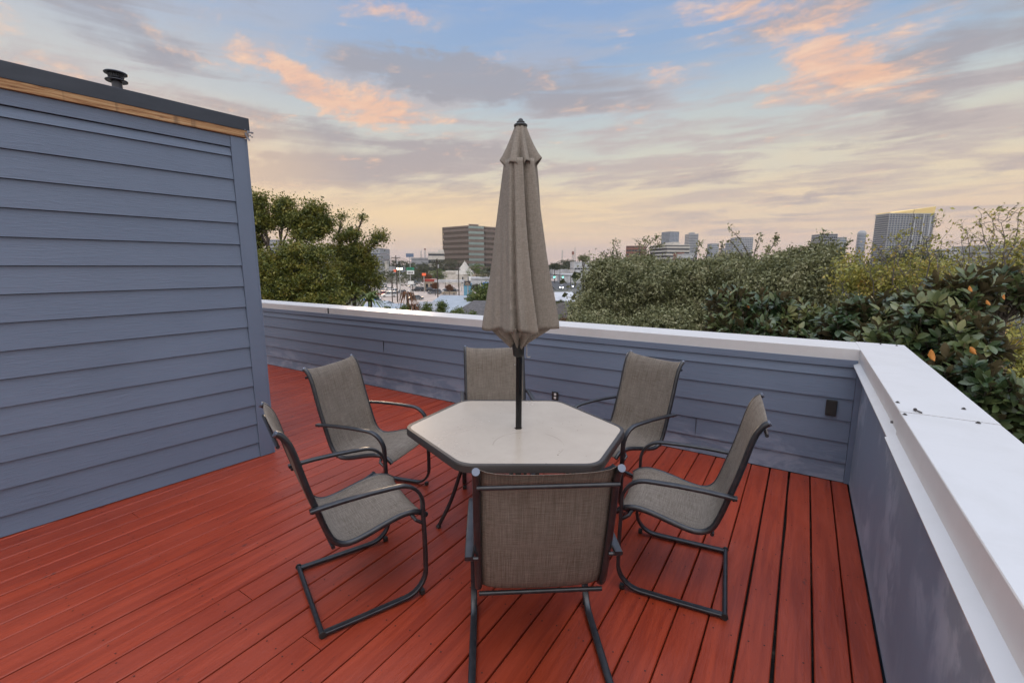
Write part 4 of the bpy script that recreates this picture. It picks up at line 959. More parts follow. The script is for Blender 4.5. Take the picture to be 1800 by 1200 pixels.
# magnolias
def magnolia(label, blobs, nrose, base, seed, lsz=.16, orange=()):
    rg = np.random.default_rng(seed); random.seed(seed)
    t = thing('magnolia_tree', label, 'tree', (base[0], base[1], ZG), 0, 'magnolias against the parapet'); o = np.array([base[0], base[1], ZG])
    m_ = MB(); ov = Vector(o); fork = Vector((0, 0, 5.6)); branch(m_, (0, 0, 0), fork, .17, .13, .02, 10)
    V = []; Fq = []; nv = 0; dead = []
    vol = np.array([b[1][0] * b[1][1] * b[1][2] for b in blobs]) ** .66; vol /= vol.sum()
    for (c, r), w_ in zip(blobs, vol):
        c = np.array(c) - o; cv_ = Vector(c)
        lp = branch(m_, fork, cv_, .07, .035, .07, 7)
        k = int(nrose * w_)
        dr = rg.normal(size=(k, 3)); dr[:, 2] += .25; dr /= np.linalg.norm(dr, axis=1)[:, None]
        for j in range(k):
            p = c + dr[j] * np.array(r) * (rg.uniform(.45, 1.05))
            if j % 3 == 0: branch(m_, cv_.lerp(fork, .15), Vector(p), .016, .006, .10, 5, 4)
            axis = dr[j] * .8 + np.array([0, 0, .75]) + rg.normal(size=3) * .3; axis /= np.linalg.norm(axis)
            m_.tube([Vector(p - axis * .22), Vector(p + axis * .02)], [.008, .005], 5)
            u_ = np.cross(axis, [0.3, .9, .1]); u_ /= np.linalg.norm(u_); w2 = np.cross(axis, u_)
            nl = rg.integers(8, 13)
            for q_ in range(nl):
                a = q_ * 2.4 + rg.uniform(-.3, .3); open_ = rg.uniform(.25, 1.35) * (0.45 + .6 * q_ / nl)
                dd = (u_ * math.cos(a) + w2 * math.sin(a)) * math.sin(open_ + .25) + axis * math.cos(open_ + .25)
                if rg.random() < .25: dd[2] -= rg.uniform(.2, .7)
                dd /= np.linalg.norm(dd); sd_ = np.cross(dd, axis); sd_ /= np.linalg.norm(sd_) + 1e-6; nm = np.cross(sd_, dd)
                L = lsz * rg.uniform(.6, 1.15); w3 = L * rg.uniform(.19, .25)
                b0 = p - axis * rg.uniform(0, .10) + dd * .02; sag_ = rg.uniform(-.02, .16)
                def pt(tl, sw, lift=0): return b0 + dd * L * tl + sd_ * w3 * sw + nm * (lift - sag_ * tl * tl * 1.0) * L
                V += [pt(0, 0), pt(.22, .75, .05), pt(.22, 0, 0), pt(.22, -.75, .05), pt(.58, 1, .05), pt(.58, 0, -.02), pt(.58, -1, .05), pt(.85, .6, .02), pt(.85, 0, -.03), pt(.85, -.6, .02), pt(1.02, 0, -.03)]
                n0 = nv; Fq += [f_[::-1] for f_ in ((n0, n0 + 2, n0 + 1), (n0, n0 + 3, n0 + 2), (n0 + 1, n0 + 2, n0 + 5, n0 + 4), (n0 + 2, n0 + 3, n0 + 6, n0 + 5), (n0 + 4, n0 + 5, n0 + 8, n0 + 7), (n0 + 5, n0 + 6, n0 + 9, n0 + 8), (n0 + 7, n0 + 8, n0 + 10), (n0 + 8, n0 + 9, n0 + 10))]
                nv += 11
    m_.build('trunk', 'bark', t, smooth=True)
    me = bpy.data.meshes.new('crown'); me.from_pydata([tuple(x) for x in V], [], Fq); me.materials.append(M['leaf_mag'])
    me.polygons.foreach_set('use_smooth', [True] * len(me.polygons))
    cr_ = bpy.data.objects.new('crown', me); C.objects.link(cr_); cr_.parent = t
    for (x, y, dep, L, rot) in orange:                    # single dead orange leaves caught in the crown
        c = P(x, y, dep) - ov; ax = (rt * math.sin(rad(rot)) - up * math.cos(rad(rot))).normalized(); sx = ax.cross(fw).normalized(); nn = sx.cross(ax)
        lp = [(0, 0), (.18, .55), (.45, 1), (.75, .75), (1, 0)]
        vs = [c + ax * (a - .5) * L + sx * b * L * .30 * s_ + nn * (.12 * L * b * b - .1 * L * a * a) for a, b in lp for s_ in (1, 0, -1)]
        fs = [(i * 3 + k, i * 3 + k + 1, i * 3 + k + 4, i * 3 + k + 3) for i in range(4) for k in range(2)]
        ol = MB().add(vs, fs).build('dead_leaf', 'leaf_dead', t, smooth=True); 
        sd2 = ol.modifiers.new('t', 'SOLIDIFY'); sd2.thickness = .002
    return t
magnolia('glossy dark magnolia behind the back coping, left of the parapet corner', [B(1290, 545, 7.4, 42, 40), B(1350, 550, 7.2, 44, 36), B(1410, 560, 7.0, 44, 30), B(1330, 590, 7.0, 70, 30), B(1440, 580, 6.8, 44, 34), B(1265, 580, 7.2, 26, 34), B(1390, 600, 6.8, 70, 30)], 620, (P(1350, 600, 7.2).x, P(1350, 600, 7.2).y), 3, lsz=.145,
         orange=[(1478, 588, 6.2, .09, 5), (1315, 538, 7.0, .07, 30)])
magnolia('glossy dark magnolia leaning over the right coping with orange dead leaves', [B(1510, 570, 6.0, 54, 40), B(1580, 560, 5.8, 60, 42), B(1680, 530, 5.4, 56, 52), B(1640, 580, 5.2, 60, 50), B(1770, 510, 5.6, 56, 36), B(1690, 610, 4.9, 56, 50), B(1560, 610, 5.4, 60, 40), B(1740, 700, 4.4, 60, 50), B(1790, 760, 4.2, 50, 60), B(1690, 660, 4.6, 50, 40)], 800, (P(1680, 700, 5.6).x, P(1680, 700, 5.6).y), 8, lsz=.15,
         orange=[(1639, 624, 4.3, .115, 12), (1711, 616, 4.5, .10, 40), (1706, 508, 4.8, .07, 20), (1737, 532, 4.9, .07, 35), (1765, 522, 5, .06, 0)])

# ---------------- city
def facing(p): return math.atan2(p.y, p.x) - math.pi / 2    # turn so that a local -Y face looks back at the deck
def tower(name, label, x0, x1, ytop, dep, floors, depth_m, wall='greybuild', glass='glassd', turn=0, spandrel=.42, bays=0, ybase=None, balcony=0, cat='building', group=None, roofbox=None, base_z=ZG, warm=()):
    c = P((x0 + x1) / 2, ytop, dep); wd = (x1 - x0) * dep / F; top = c.z; h = top - base_z
    yaw = YAW + rad(turn)
    back = Vector((-math.sin(yaw), math.cos(yaw), 0)) * depth_m / 2
    t = thing(name, label, cat, (c.x + back.x, c.y + back.y, base_z), yaw, group)
    hw, hd = wd / 2, depth_m / 2; fh = h / floors
    w_ = MB()
    for i in range(floors):
        z = i * fh; w_.box(-hw, -hd, z, hw, hd, z + fh * spandrel)
    w_.box(-hw, -hd, h - fh * .22, hw, hd, h)
    g2 = max(.12, wd * .006)
    if bays:
        for k in range(bays + 1):
            x = -hw + wd * k / bays; e = wd * .010
            w_.box(max(x - e, -hw + .01), -hd + .05, .02, min(x + e, hw - .01), -hd + .5, h - .05); w_.box(max(x - e, -hw + .01), hd - .5, .02, min(x + e, hw - .01), hd - .05, h - .05)
        nd = max(2, int(bays * depth_m / wd))
        for k in range(nd + 1):
            y = -hd + depth_m * k / nd; e = wd * .010
            for sx in (-1, 1): w_.box(sx * (hw - .28) - .22, max(y - e, -hd + .02), .02, sx * (hw - .28) + .22, min(y + e, hd - .02), h - .05)
    w_.build('wall', wall, t)
    for i in range(floors):
        z = i * fh + fh * spandrel
        wb = MB().box(-hw + .3, -hd + .3, z - .02, hw - .3, hd - .3, (i + 1) * fh + .02 if i < floors - 1 else h - .1)
        wb.build('window_band', glass, t)
    for (fi, a, b) in warm:
        z = fi * fh + fh * spandrel; MB().box(-hw + wd * a, -hd + .22, z + .1, -hw + wd * b, -hd + .29, z + fh * (1 - spandrel) - .1).build('lit_window', 'win_warm', t)
    if balcony:
        for i in range(1, floors):
            m_ = MB()
            for sx in (-1, 1): m_.box(sx * hw - 1.0, -hd - .6, i * fh, sx * hw + 1.0, hd + .2, i * fh + .35)
            m_.build('balcony', wall, t)
    if roofbox:
        a, b, hh = roofbox; MB().box(-hw + wd * a, -hd * .5, h - .05, -hw + wd * b, hd * .6, h + hh).build('rooftop_plant', wall, t)
    return t
# brown office block left of the umbrella: a left wing, a canted middle and a right wing
ob = thing('office_building', 'brown office block with horizontal window bands, just left of the umbrella', 'office building', (P(823, 470, 330).x, P(823, 470, 330).y, ZG), YAW)
o0 = ob.matrix_basis.copy(); inv = (Matrix.Translation((P(823, 470, 330).x, P(823, 470, 330).y, ZG)) @ Matrix.Rotation(YAW, 4, 'Z')).inverted()
htop = P(823, 399, 330).z - ZG
fp = [P(779, 470, 338), P(823, 470, 322), P(852, 470, 328), P(854, 470, 331), P(905, 470, 348), P(905, 470, 380), P(779, 470, 380)]
fp = [inv @ Vector((p.x, p.y, ZG)) for p in fp]; fp = [(p.x, p.y) for p in fp]
def shrink(poly, d_):
    m_ = len(poly); cx = sum(p[0] for p in poly) / m_; cy = sum(p[1] for p in poly) / m_
    return [(x - d_ * (x - cx) / math.hypot(x - cx, y - cy), y - d_ * (y - cy) / math.hypot(x - cx, y - cy)) for x, y in poly]
nf = 10; fh = htop / nf; w_ = MB(); inner_ = shrink(fp, .6)
for i in range(nf): w_.prism(fp, i * fh, i * fh + fh * .50)
w_.prism(fp, htop - fh * .30, htop)
w_.build('wall', 'brown_span', ob)
for i in range(nf):
    z0_, z1_ = i * fh + fh * .5 - .02, ((i + 1) * fh + .02 if i < nf - 1 else htop - .2)
    MB().prism(inner_, z0_, z1_).build('window_band', 'glassb', ob)
    a, b = Vector((*fp[1], 0)), Vector((*fp[2], 0)); n_ = Vector(((b - a).y, -(b - a).x, 0)).normalized()
    a2, b2 = a + (b - a) * .05 + n_ * .05 * 0, b - (b - a) * .03
    q4 = [(a2.x - n_.x * .5, a2.y - n_.y * .5), (b2.x - n_.x * .5, b2.y - n_.y * .5), (b2.x + n_.x * .04, b2.y + n_.y * .04), (a2.x + n_.x * .04, a2.y + n_.y * .04)]
    if i > 1: MB().prism(q4[::-1], z0_ + .05, z1_ - .05).build('window_band', 'glassg', ob)
pb = [inv @ Vector((p.x, p.y, ZG)) for p in (P(825, 470, 330), P(842, 470, 334), P(842, 470, 348), P(825, 470, 346))]
MB().prism([(p.x, p.y) for p in pb], htop - .02, htop + 1.7).build('rooftop_plant', 'brown_span', ob)

tower('low_office', 'low white banded office left of the brown block', 752, 781, 443, 270, 4, 30, 'stucco', 'glassd', 8, .5, group=None, roofbox=(.6, .95, 1.6))
tower('long_building', 'long flat pale grey building behind the pole signs', 722, 756, 453, 380, 3, 25, 'greybuild', 'glassd', -5, .7)
tower('pale_tower', 'pale grey block half hidden in the left trees', 468, 487, 421, 420, 9, 20, 'towerwall', 'glassblue', 6, .5, 6)
tower('low_hangar', 'long low grey roofed building behind the rightmost left tree', 498, 520, 431, 420, 6, 30, 'greybuild', 'glassblue', 0, .7)
tower('low_hangar', 'wide low grey block seen behind the loose left tree', 590, 668, 436, 500, 5, 40, 'greybuild', 'glassblue', 0, .8)
tower('silo', 'small white silo building far left of the utility poles', 676, 680, 459, 260, 2, 4, 'stucco', 'glassd', 0, .9)
tower('warehouse', 'long low white warehouse far behind the left poles', 655, 700, 468, 300, 2, 20, 'roofwhite', 'glassd', 0, .8)
tower('brick_block', 'reddish brick block behind the first oak shoots', 1101, 1131, 432, 420, 8, 26, 'brick', 'glassd', -20, .55, 6)
tower('banded_office', 'white office with black window bands rising over the oaks', 1170, 1216, 430, 400, 9, 28, 'stucco', 'glassd', 14, .5, 0, roofbox=(.45, .75, 2.5))
tower('white_condo', 'small white apartment block with two dark windows right of the banded office', 1200, 1222, 446, 330, 6, 12, 'roofwhite', 'glassd', 0, .7, 3)
tower('brick_stair_block', 'narrow brick block in front of the banded office', 1192, 1203, 444, 340, 6, 10, 'brick', 'glassd', 0, .9)
tower('glass_tower', 'slim blue grey glass tower behind the banded office', 1176, 1196, 407, 1050, 30, 30, 'greybuild', 'glassblue', 20, .3, 6)
tower('grey_tower', 'squat grey tower right of the slim glass tower', 1212, 1228, 411, 1150, 22, 30, 'greybuild', 'glassd', 0, .55, 8, roofbox=(.3, .7, 4))
tower('grey_slab', 'plain grey slab right of the downtown pair', 1251, 1264, 428, 1100, 14, 24, 'greybuild', 'glassblue', 0, .6, 5)
tower('low_slab', 'low pale blue block between the grey slab and stepped tower', 1274, 1288, 436, 1200, 8, 24, 'greybuild', 'glassblue', 0, .4, 5)
tower('stepped_tower', 'stepped glass tower behind oak shoots, left step lower', 1289, 1306, 426, 900, 16, 26, 'greybuild', 'glassblue', 10, .4, 6)
tower('columned_block', 'taller pale block beside the stepped tower with columns at its right', 1298, 1326, 417, 940, 18, 28, 'towerwall', 'glassblue', 10, .45, 8)
tower('flat_topped_block', 'dark flat topped block left of the tall crowned tower', 1446, 1473, 411, 700, 14, 26, 'greybuild', 'glassd', 0, .35, 8)
tower('small_block', 'lower grey block right beside the flat topped dark block', 1473, 1489, 417, 740, 12, 22, 'greybuild', 'glassblue', 0, .6, 5)
# rounded slim tower
pt_ = P(1515, 411, 980); rtw = thing('rounded_tower', 'slim blue grey tower with a rounded top left of the tall crowned tower', 'tower', (pt_.x, pt_.y, ZG)); hh = pt_.z - ZG
m_ = MB()
for i in range(24): m_.lathe([(8.4, i * hh / 24), (8.4, i * hh / 24 + 1.4)], seg=20)
m_.lathe([(8.4, hh - .5), (7.0, hh + 4), (4, hh + 6.5), (.01, hh + 7)], seg=20); m_.build('wall', 'greybuild', rtw)
for i in range(24): MB().lathe([(7.9, i * hh / 24 + 1.38), (7.9, (i + 1) * hh / 24 + .02)], seg=20).build('window_band', 'glassblue', rtw)
# big crowned tower
DT = 620; tw_ = thing('crowned_tower', 'tall apartment tower with balconies and a sloping golden crown at the right', 'tower', (P(1578, 470, DT).x, P(1578, 470, DT).y, ZG), YAW + rad(4)); hz = P(1578, 379, DT).z - ZG
W2 = 87 * DT / F / 2 - 1.6; nfl = 27; fh = hz / nfl; dpt = 22
w_ = MB()
for i in range(nfl + 1): w_.box(-W2, -dpt / 2 - .2, i * fh, W2, dpt / 2, i * fh + fh * .26)
cols = [-1 + 2 * k / 16 for k in range(17)]
for c_ in cols:
    e = .22; w_.box(c_ * (W2 - .5) - e, -dpt / 2 - .1, 0, c_ * (W2 - .5) + e, -dpt / 2 + .6, hz)
w_.build('wall', 'towerwall', tw_)
for i in range(nfl): MB().box(-W2 + .6, -dpt / 2 + .9, i * fh + fh * .25, W2 - .6, dpt / 2 - .4, (i + 1) * fh + .02).build('window_band', 'glassblue', tw_)
for i in range(2, nfl):
    MB().box(-W2 - 1.7, -dpt / 2 - .5, i * fh, -W2 + .3, dpt / 2 - 2, i * fh + .55).build('balcony', 'towerwall', tw_)
    MB().box(W2 - .3, -dpt / 2 - .5, i * fh, W2 + 1.7, dpt / 2 - 2, i * fh + .55).build('balcony', 'towerwall', tw_)
m_ = MB()
for c_ in (.12, .50, .80): m_.box(c_ * W2 - .6, -dpt / 2 - .9, 0, c_ * W2 + .6, -dpt / 2 - .15, hz - .5)
m_.build('pier', 'roofwhite', tw_)
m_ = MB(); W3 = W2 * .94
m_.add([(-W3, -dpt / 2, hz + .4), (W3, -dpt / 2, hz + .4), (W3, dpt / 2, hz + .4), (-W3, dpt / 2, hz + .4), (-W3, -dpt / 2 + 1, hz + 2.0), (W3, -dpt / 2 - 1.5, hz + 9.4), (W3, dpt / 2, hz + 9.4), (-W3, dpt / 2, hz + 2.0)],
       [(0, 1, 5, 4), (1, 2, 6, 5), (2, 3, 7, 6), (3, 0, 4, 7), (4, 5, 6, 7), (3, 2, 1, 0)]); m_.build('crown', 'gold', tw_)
m_ = MB(); m_.box(-W2 - .4, -dpt / 2 - .7, hz - .9, W2 + .4, dpt / 2, hz + .38); m_.build('parapet', 'towerwall', tw_)
tower('shoulder_block', 'grey blue stepped block right behind the tall crowned tower', 1616, 1637, 422, 760, 12, 26, 'greybuild', 'glassblue', 0, .45, 5)
tower('small_white_building', 'small white two storey building seen between bare twigs', 1672, 1690, 437, 240, 5, 12, 'roofwhite', 'glassd', 0, .55, 3)
tower('long_grey_building', 'long grey building low behind the half bare tree', 1722, 1810, 431, 300, 5, 20, 'greybuild', 'glassblue', -6, .8)
tower('white_house', 'white walled building behind the bare branches right of the yellow tree', 1684, 1735, 462, 110, 4, 12, 'roofwhite', 'glassd', 0, .85, 4)
tower('white_house', 'white house wall glimpsed through the oaks below the banded office', 1204, 1218, 483, 120, 2, 8, 'roofwhite', 'glassd', 0, .85)
tower('low_white_hall', 'white hall with small windows right of the umbrella on the skyline', 1009, 1038, 460, 300, 3, 20, 'roofwhite', 'glassd', 0, .75, 5)
tower('white_store', 'long white flat roofed store right of the umbrella', 972, 1040, 474, 330, 2, 25, 'roofwhite', 'glassd', 0, .8)
tower('white_store', 'second white flat roofed store nearer the traffic lights', 985, 1045, 482, 262, 1, 18, 'roofwhite', 'glassd', 0, .85)

def gable(name, label, x0, x1, yeave, yridge, dep, dpt_, wall, roof, turn=0, hip=0, cat='house'):
    c = P((x0 + x1) / 2, yeave, dep); wd = (x1 - x0) * dep / F / 2; e = c.z - ZG; r = P((x0 + x1) / 2, yridge, dep).z - ZG
    t = thing(name, label, cat, (c.x, c.y, ZG), YAW + rad(turn)); d_ = dpt_ / 2
    MB().box(-wd, -d_, 0, wd, d_, e).build('wall', wall, t)
    o_ = .4; hx = wd * hip
    rf = MB(); rf.add([(-wd - o_, -d_ - o_, e), (wd + o_, -d_ - o_, e), (wd + o_, d_ + o_, e), (-wd - o_, d_ + o_, e), (-wd - o_ + hx, 0, r), (wd + o_ - hx, 0, r)], [(0, 1, 5, 4), (1, 2, 5), (2, 3, 4, 5), (3, 0, 4), (3, 2, 1, 0)]); rf.build('roof', roof, t)
    for k in range(3): MB().box(-wd + wd * (.3 + .6 * k), -d_ - .03, e * .45, -wd + wd * (.55 + .6 * k), -d_ + .05, e * .8).build('window', 'glassd', t)
    return t
gable('metal_roof_house', 'long house with a pale ribbed metal roof beyond the coping, left of the umbrella', 778, 838, 540, 519, 62, 12, 'stucco', 'roofmetal', -18, 0)
gable('shingle_house', 'dark shingled roof nearest behind the umbrella canopy', 818, 905, 556, 528, 40, 12, 'tan', 'shingle', -14, .5)
gable('small_house', 'small blue grey house with white trimmed window between shrubs', 742, 775, 545, 530, 58, 8, 'bluewall', 'roofmetal', -10, .1)
bpy.data.objects['small_house'].children[0].data.materials[0] = M['greybuild']
gable('low_shed', 'low pale shed roof left of the dried palm', 655, 680, 540, 528, 60, 6, 'stucco', 'roofmetal', -8, 0)
gable('low_shed', 'low pale shed roof just under the poles at the coping', 682, 705, 545, 533, 55, 6, 'stucco', 'roofmetal', -4, 0)
gable('brown_roof_house', 'brown shingled roof right of the umbrella canopy below the oak', 985, 1050, 552, 530, 38, 10, 'tan', 'shingle', 10, .4)
gable('white_roof_store', 'bright white low roof between the umbrella and the oak', 974, 1006, 524, 513, 80, 14, 'roofwhite', 'roofwhite', 0, .3, 'store')
# pyramid-roofed church
c = P(817, 482, 215); chh = thing('church', 'cream church with a stepped pointed roof below the brown office block', 'church', (c.x, c.y, ZG), YAW + rad(12)); e = c.z - ZG; s_ = 215 / F
MB().box(-12 * s_, -12 * s_, 0, 12 * s_, 12 * s_, e).build('wall', 'stucco', chh)
m_ = MB(); m_.lathe([(17 * s_, e), (14 * s_, e + 4 * s_), (8 * s_, e + 12 * s_), (3 * s_, e + 19 * s_), (.6 * s_, e + 22 * s_), (.01, e + 25 * s_)], seg=4); m_.build('roof', 'stucco', chh)
for k in (-1, 1): MB().box(k * 5 * s_ - 1 * s_, -12.2 * s_, e * .3, k * 5 * s_ + 1 * s_, -11.9 * s_, e * .8).build('window', 'glassd', chh)
# gas station: red eave and white canopy
c = P(755, 489, 175); gs = thing('gas_station', 'red roofed shop with a long white forecourt canopy behind the car park', 'shop', (c.x, c.y, ZG), YAW + rad(-6)); s_ = 175 / F
MB().box(-10 * s_, 0, 0, 14 * s_, 12 * s_, 19 * s_ * .9).build('wall', 'tan', gs)
MB().box(-12 * s_, -1 * s_, 19 * s_ * .9, 10 * s_, 13 * s_, 19 * s_ * .9 + 4 * s_).build('roof', 'redroof', gs)
cp_ = MB().box(10.2 * s_, -6 * s_, 16 * s_, 62 * s_, 7 * s_, 20 * s_).build('canopy', 'roofwhite', gs)
for k in (16, 36, 57): MB().box(k * s_ - .2, -.2, 0, k * s_ + .2, .2, 16 * s_).build('column', 'roofwhite', gs)
for a_, b_ in ((-7, -3), (1, 6)): MB().box(a_ * s_, -.12, .4, b_ * s_, .04, 13 * s_).build('window', 'glassd', gs)
tower('blue_shop', 'low shop wall painted bright blue beside the umbrella', 848, 872, 497, 160, 1, 8, 'bluewall', 'bluewall', 0, .9)
tower('light_blue_kiosk', 'light blue kiosk under the dark pole sign', 815, 828, 498, 150, 1, 4, 'cyanwall', 'glassd', 0, .9)
tower('white_shed_roof', 'flat white roofed shed behind the blue shop', 826, 866, 488, 185, 1, 14, 'roofwhite', 'roofwhite', 0, .9)
tower('long_white_store', 'long pale strip of shops behind the canopy', 780, 828, 476, 235, 1, 18, 'stucco', 'glassd', 0, .85, 8)
tower('strip_store', 'white strip store at the far left of the car park', 640, 664, 500, 185, 1, 14, 'roofwhite', 'glassd', 0, .8, 4)
tower('strip_store', 'low white store behind the orange sign', 664, 712, 486, 260, 1, 18, 'stucco', 'glassd', 0, .8, 6)
yb = P(789, 500, 165); yb_ = MB().cbox((0, 0, .9), (2.5, 1.0, .9)).cbox((0, 0, .3), (2.1, .6, .6)).build('yellow_banner', 'yellow', loc=(yb.x, yb.y, ZG), bevel=.1); tag(yb_, 'small bright yellow covered stall in front of the canopy', 'stall')

# poles, wires, lamps, signs
def upole(x, ytop, ybot, label, arms=True, r=.17, mt='woodpole', group='dark utility poles by the car park'):
    b = G(x, ybot); dep = (b - Vector((0, 0, H))).dot(fw); top = P(x, ytop, dep).z - ZG
    t = thing('utility_pole', label, 'utility pole', (b.x, b.y, ZG), YAW, group)
    MB().tube([(0, 0, 0), (0, 0, top)], [r, r * .7], 10).build('post', mt, t, smooth=True)
    if arms:
        m_ = MB().cbox((0, -.12, top - .7), (2.4, .12, .14)); m_.build('crossarm', mt, t)
        for k in (-1, -.4, .4, 1): MB().lathe([(.05, top - .62), (.07, top - .52), (.04, top - .42)], (k, -.12, 0), 8).build('insulator', 'steel', t)
        MB().lathe([(.2, top - 2.3), (.22, top - 2.2), (.22, top - 1.5), (.18, top - 1.4)], (.35, -.1, 0), 12).build('transformer', 'steel', t)
    return t, top
pl_ = [upole(665, 447, 529, 'dark utility pole at the right edge of the left trees'), upole(699, 449, 531, 'tallest dark utility pole, middle of the car park beside the double lamp'), upole(770, 456, 530, 'slim dark utility pole before the parked dark cars'), upole(807, 462, 524, 'dark utility pole in front of the church')]
upole(690, 492, 533, 'short dark pole left of the tallest utility pole', False, .14)
upole(783, 476, 512, 'thin dark pole between two utility poles', False, .10)
upole(847, 488, 506, 'short dark post against the white shed roof', False, .12)
upole(984, 463, 500, 'dark pole just right of the umbrella by the traffic lights', False, .14, group='dark poles right of the umbrella')
upole(1010, 471, 505, 'second dark pole right of the umbrella beside the oak', False, .14, group='dark poles right of the umbrella')
for i in range(3):
    (a, ha), (b, hb) = pl_[i], pl_[i + 1]; m_ = MB()
    for off in (-1, -.4, .4, 1):
        A = Vector(a.location) + Vector((off * rt.x, off * rt.y, ha - .45)); B_ = Vector(b.location) + Vector((off * rt.x, off * rt.y, hb - .45))
        m_.tube([A.lerp(B_, k / 8) - Vector((0, 0, 1.2 * math.sin(math.pi * k / 8))) for k in range(9)], .022, 4)
    tag(m_.build('power_line', 'black'), ['power wires from the left trees to the tallest pole', 'power wires sagging from the tallest pole to the slim one', 'power wires between the slim pole and the church pole'][i], 'power line', 'power wires')
def street_lamp(x, ytop, ybot, heads, label, lm='lamp_w', sz=.34):
    b = G(x, ybot); dep = (b - Vector((0, 0, H))).dot(fw); top = P(x, ytop, dep).z - ZG; s = dep / F
    t = thing('street_lamp', label, 'street lamp', (b.x, b.y, ZG), YAW, 'lit lamps over the car park')
    MB().tube([(0, 0, 0), (0, 0, top)], [.12, .08], 8).build('post', 'steel', t, smooth=True)
    for dx in heads:
        MB().tube([(0, 0, top - .1), (dx * s, 0, top)], .05, 6).build('arm', 'steel', t)
        hd_ = MB().cbox((dx * s, 0, top + .05), (.7, .4, .16)).build('lamp_head', 'steel', t)
        MB().lathe([(sz * .6, top - .03 - sz), (sz, top - .06 - sz * .5), (sz * .6, top - .06)], (dx * s, 0, 0), 10).build('bulb', lm, hd_, smooth=True)
street_lamp(704.5, 471, 528, (-3.0, 3.2), 'double headed lit lamp on a pale post beside the tallest utility pole')
street_lamp(724, 458, 486, (0,), 'pinkish lit lamp behind the roadside signs', 'lamp_p', .5)
street_lamp(733, 455, 478, (0,), 'far amber lit lamp behind the long grey building', 'lamp_w', .5)
street_lamp(761, 466, 492, (0,), 'faint pinkish lit lamp in the trees right of the signs', 'lamp_p', .45)
street_lamp(668, 497, 520, (0,), 'pale low lamp post at the edge of the left trees', 'lamp_p', .1)
def pole_sign(x, dep, boards, label, name='pole_sign', ybot=512):
    b = P(x, 480, dep); t = thing(name, label, 'sign', (b.x, b.y, ZG), YAW); s = dep / F; tz = lambda y: P(x, y, dep).z - ZG
    MB().tube([(0, 0, 0), (0, 0, tz(min(bb[2] for bb in boards)))], .16, 8).build('post', 'steel', t, smooth=True)
    for (x0, x1, y0, y1, mt) in boards:
        bd = MB().box((x0 - x) * s, -.35, tz(y1), (x1 - x) * s, -.18 + .35, tz(y0)); bd.build('sign_board', mt, t, bevel=.03)
    return t, s, tz
t, s, tz = pole_sign(721, 150, [(715, 728.5, 470, 475, 'signgreen'), (715.5, 728, 475.2, 482, 'signwhite'), (717, 726.5, 494, 500, 'signwhite')], 'tall roadside sign, green over white with a smaller white board below')
m_ = MB()
for k in range(4): m_.cbox(((718 + k * 2.4 - 721) * s, -.37, tz(479)), (.26, .04, .62))
for k in range(3): m_.cbox(((719 + k * 2.4 - 721) * s, -.37, tz(472.6)), (.22, .04, .30))
m_.build('lettering', 'signdark', t)
t, s, tz = pole_sign(721.5, 210, [(715, 728, 446, 452, 'signblue'), (714.6, 728.4, 445.2, 446.2, 'steel')], 'pale framed blue grey sign topmost above the green sign')
pole_sign(745, 165, [(742, 748.5, 480, 484.5, 'signred')], 'small orange red lit sign over the red roofed shop')
pole_sign(695, 230, [(692, 698, 474, 478, 'signred')], 'small orange red lit sign left of the tallest pole')
t, s, tz = pole_sign(822, 140, [(816, 827, 494, 502, 'signdark'), (824, 827.5, 486, 493, 'signwhite')], 'dark sign with a round white top beside the blue kiosk')
m_ = MB(); m_.cbox((-.1, -.37, tz(500)), (1.5, .04, .22)).cbox((-.2, -.37, tz(497)), (.8, .04, .2)); m_.build('lettering', 'tan', t)
def lattice(x, ytop, dep, label, guy=False, red=0):
    b = P(x, 470, dep); h = P(x, ytop, dep).z - ZG; t = thing('lattice_mast', label, 'mast', (b.x, b.y, ZG), YAW, 'far antenna masts on the skyline')
    m_ = MB(); w0 = 1.8
    for sx in (-1, 1):
        for sy in (-1, 1): m_.tube([(sx * w0, sy * w0, 0), (sx * .5, sy * .5, h)], .22, 4)
    n = int(h / 4)
    for i in range(n):
        a = w0 - (w0 - .5) * i / n; b2 = w0 - (w0 - .5) * (i + 1) / n
        m_.tube([(-a, -a, i * h / n), (b2, -b2, (i + 1) * h / n)], .14, 3); m_.tube([(a, -a, i * h / n), (-b2, -b2, (i + 1) * h / n)], .14, 3)
    m_.build('lattice', 'steel', t)
    if red: MB().box(-1.2, -1.2, h - red, 1.2, 1.2, h).build('antenna_panel', 'brick', t)
    return t
lattice(748, 437, 700, 'taller far mast left of the brown office block', red=2); lattice(741, 441, 760, 'thinner far mast left of its taller twin')
lattice(988, 440, 700, 'far pointed mast right of the umbrella'); lattice(1006.5, 442, 560, 'far mast with a dark red head right of the pointed mast', red=4); lattice(1010, 435, 800, 'faint tallest mast right of the red headed one')
# traffic signals
b = G(1003, 506); tsg = thing('traffic_signal', 'mast arm with two green traffic lights between the umbrella and the oak', 'traffic light', (b.x, b.y, ZG), YAW); dep = (b - Vector((0, 0, H))).dot(fw); s = dep / F; zt = P(1003, 484, dep).z - ZG
MB().tube([(0, 0, 0), (0, 0, zt)], .16, 8).build('post', 'signdark', tsg); MB().tube([(0, 0, zt - .1), (-36 * s, 0, zt + .3)], .09, 6).build('arm', 'signdark', tsg)
for dx in (-29, -14):
    hd_ = MB().box(dx * s - .3, -.25, zt - 1.0, dx * s + .3, .1, zt + .2).build('signal_head', 'signdark', tsg)
    MB().tube([(dx * s, -.27, zt - .72), (dx * s, -.33, zt - .72)], .30, 10).build('green_light', 'lamp_g', hd_)

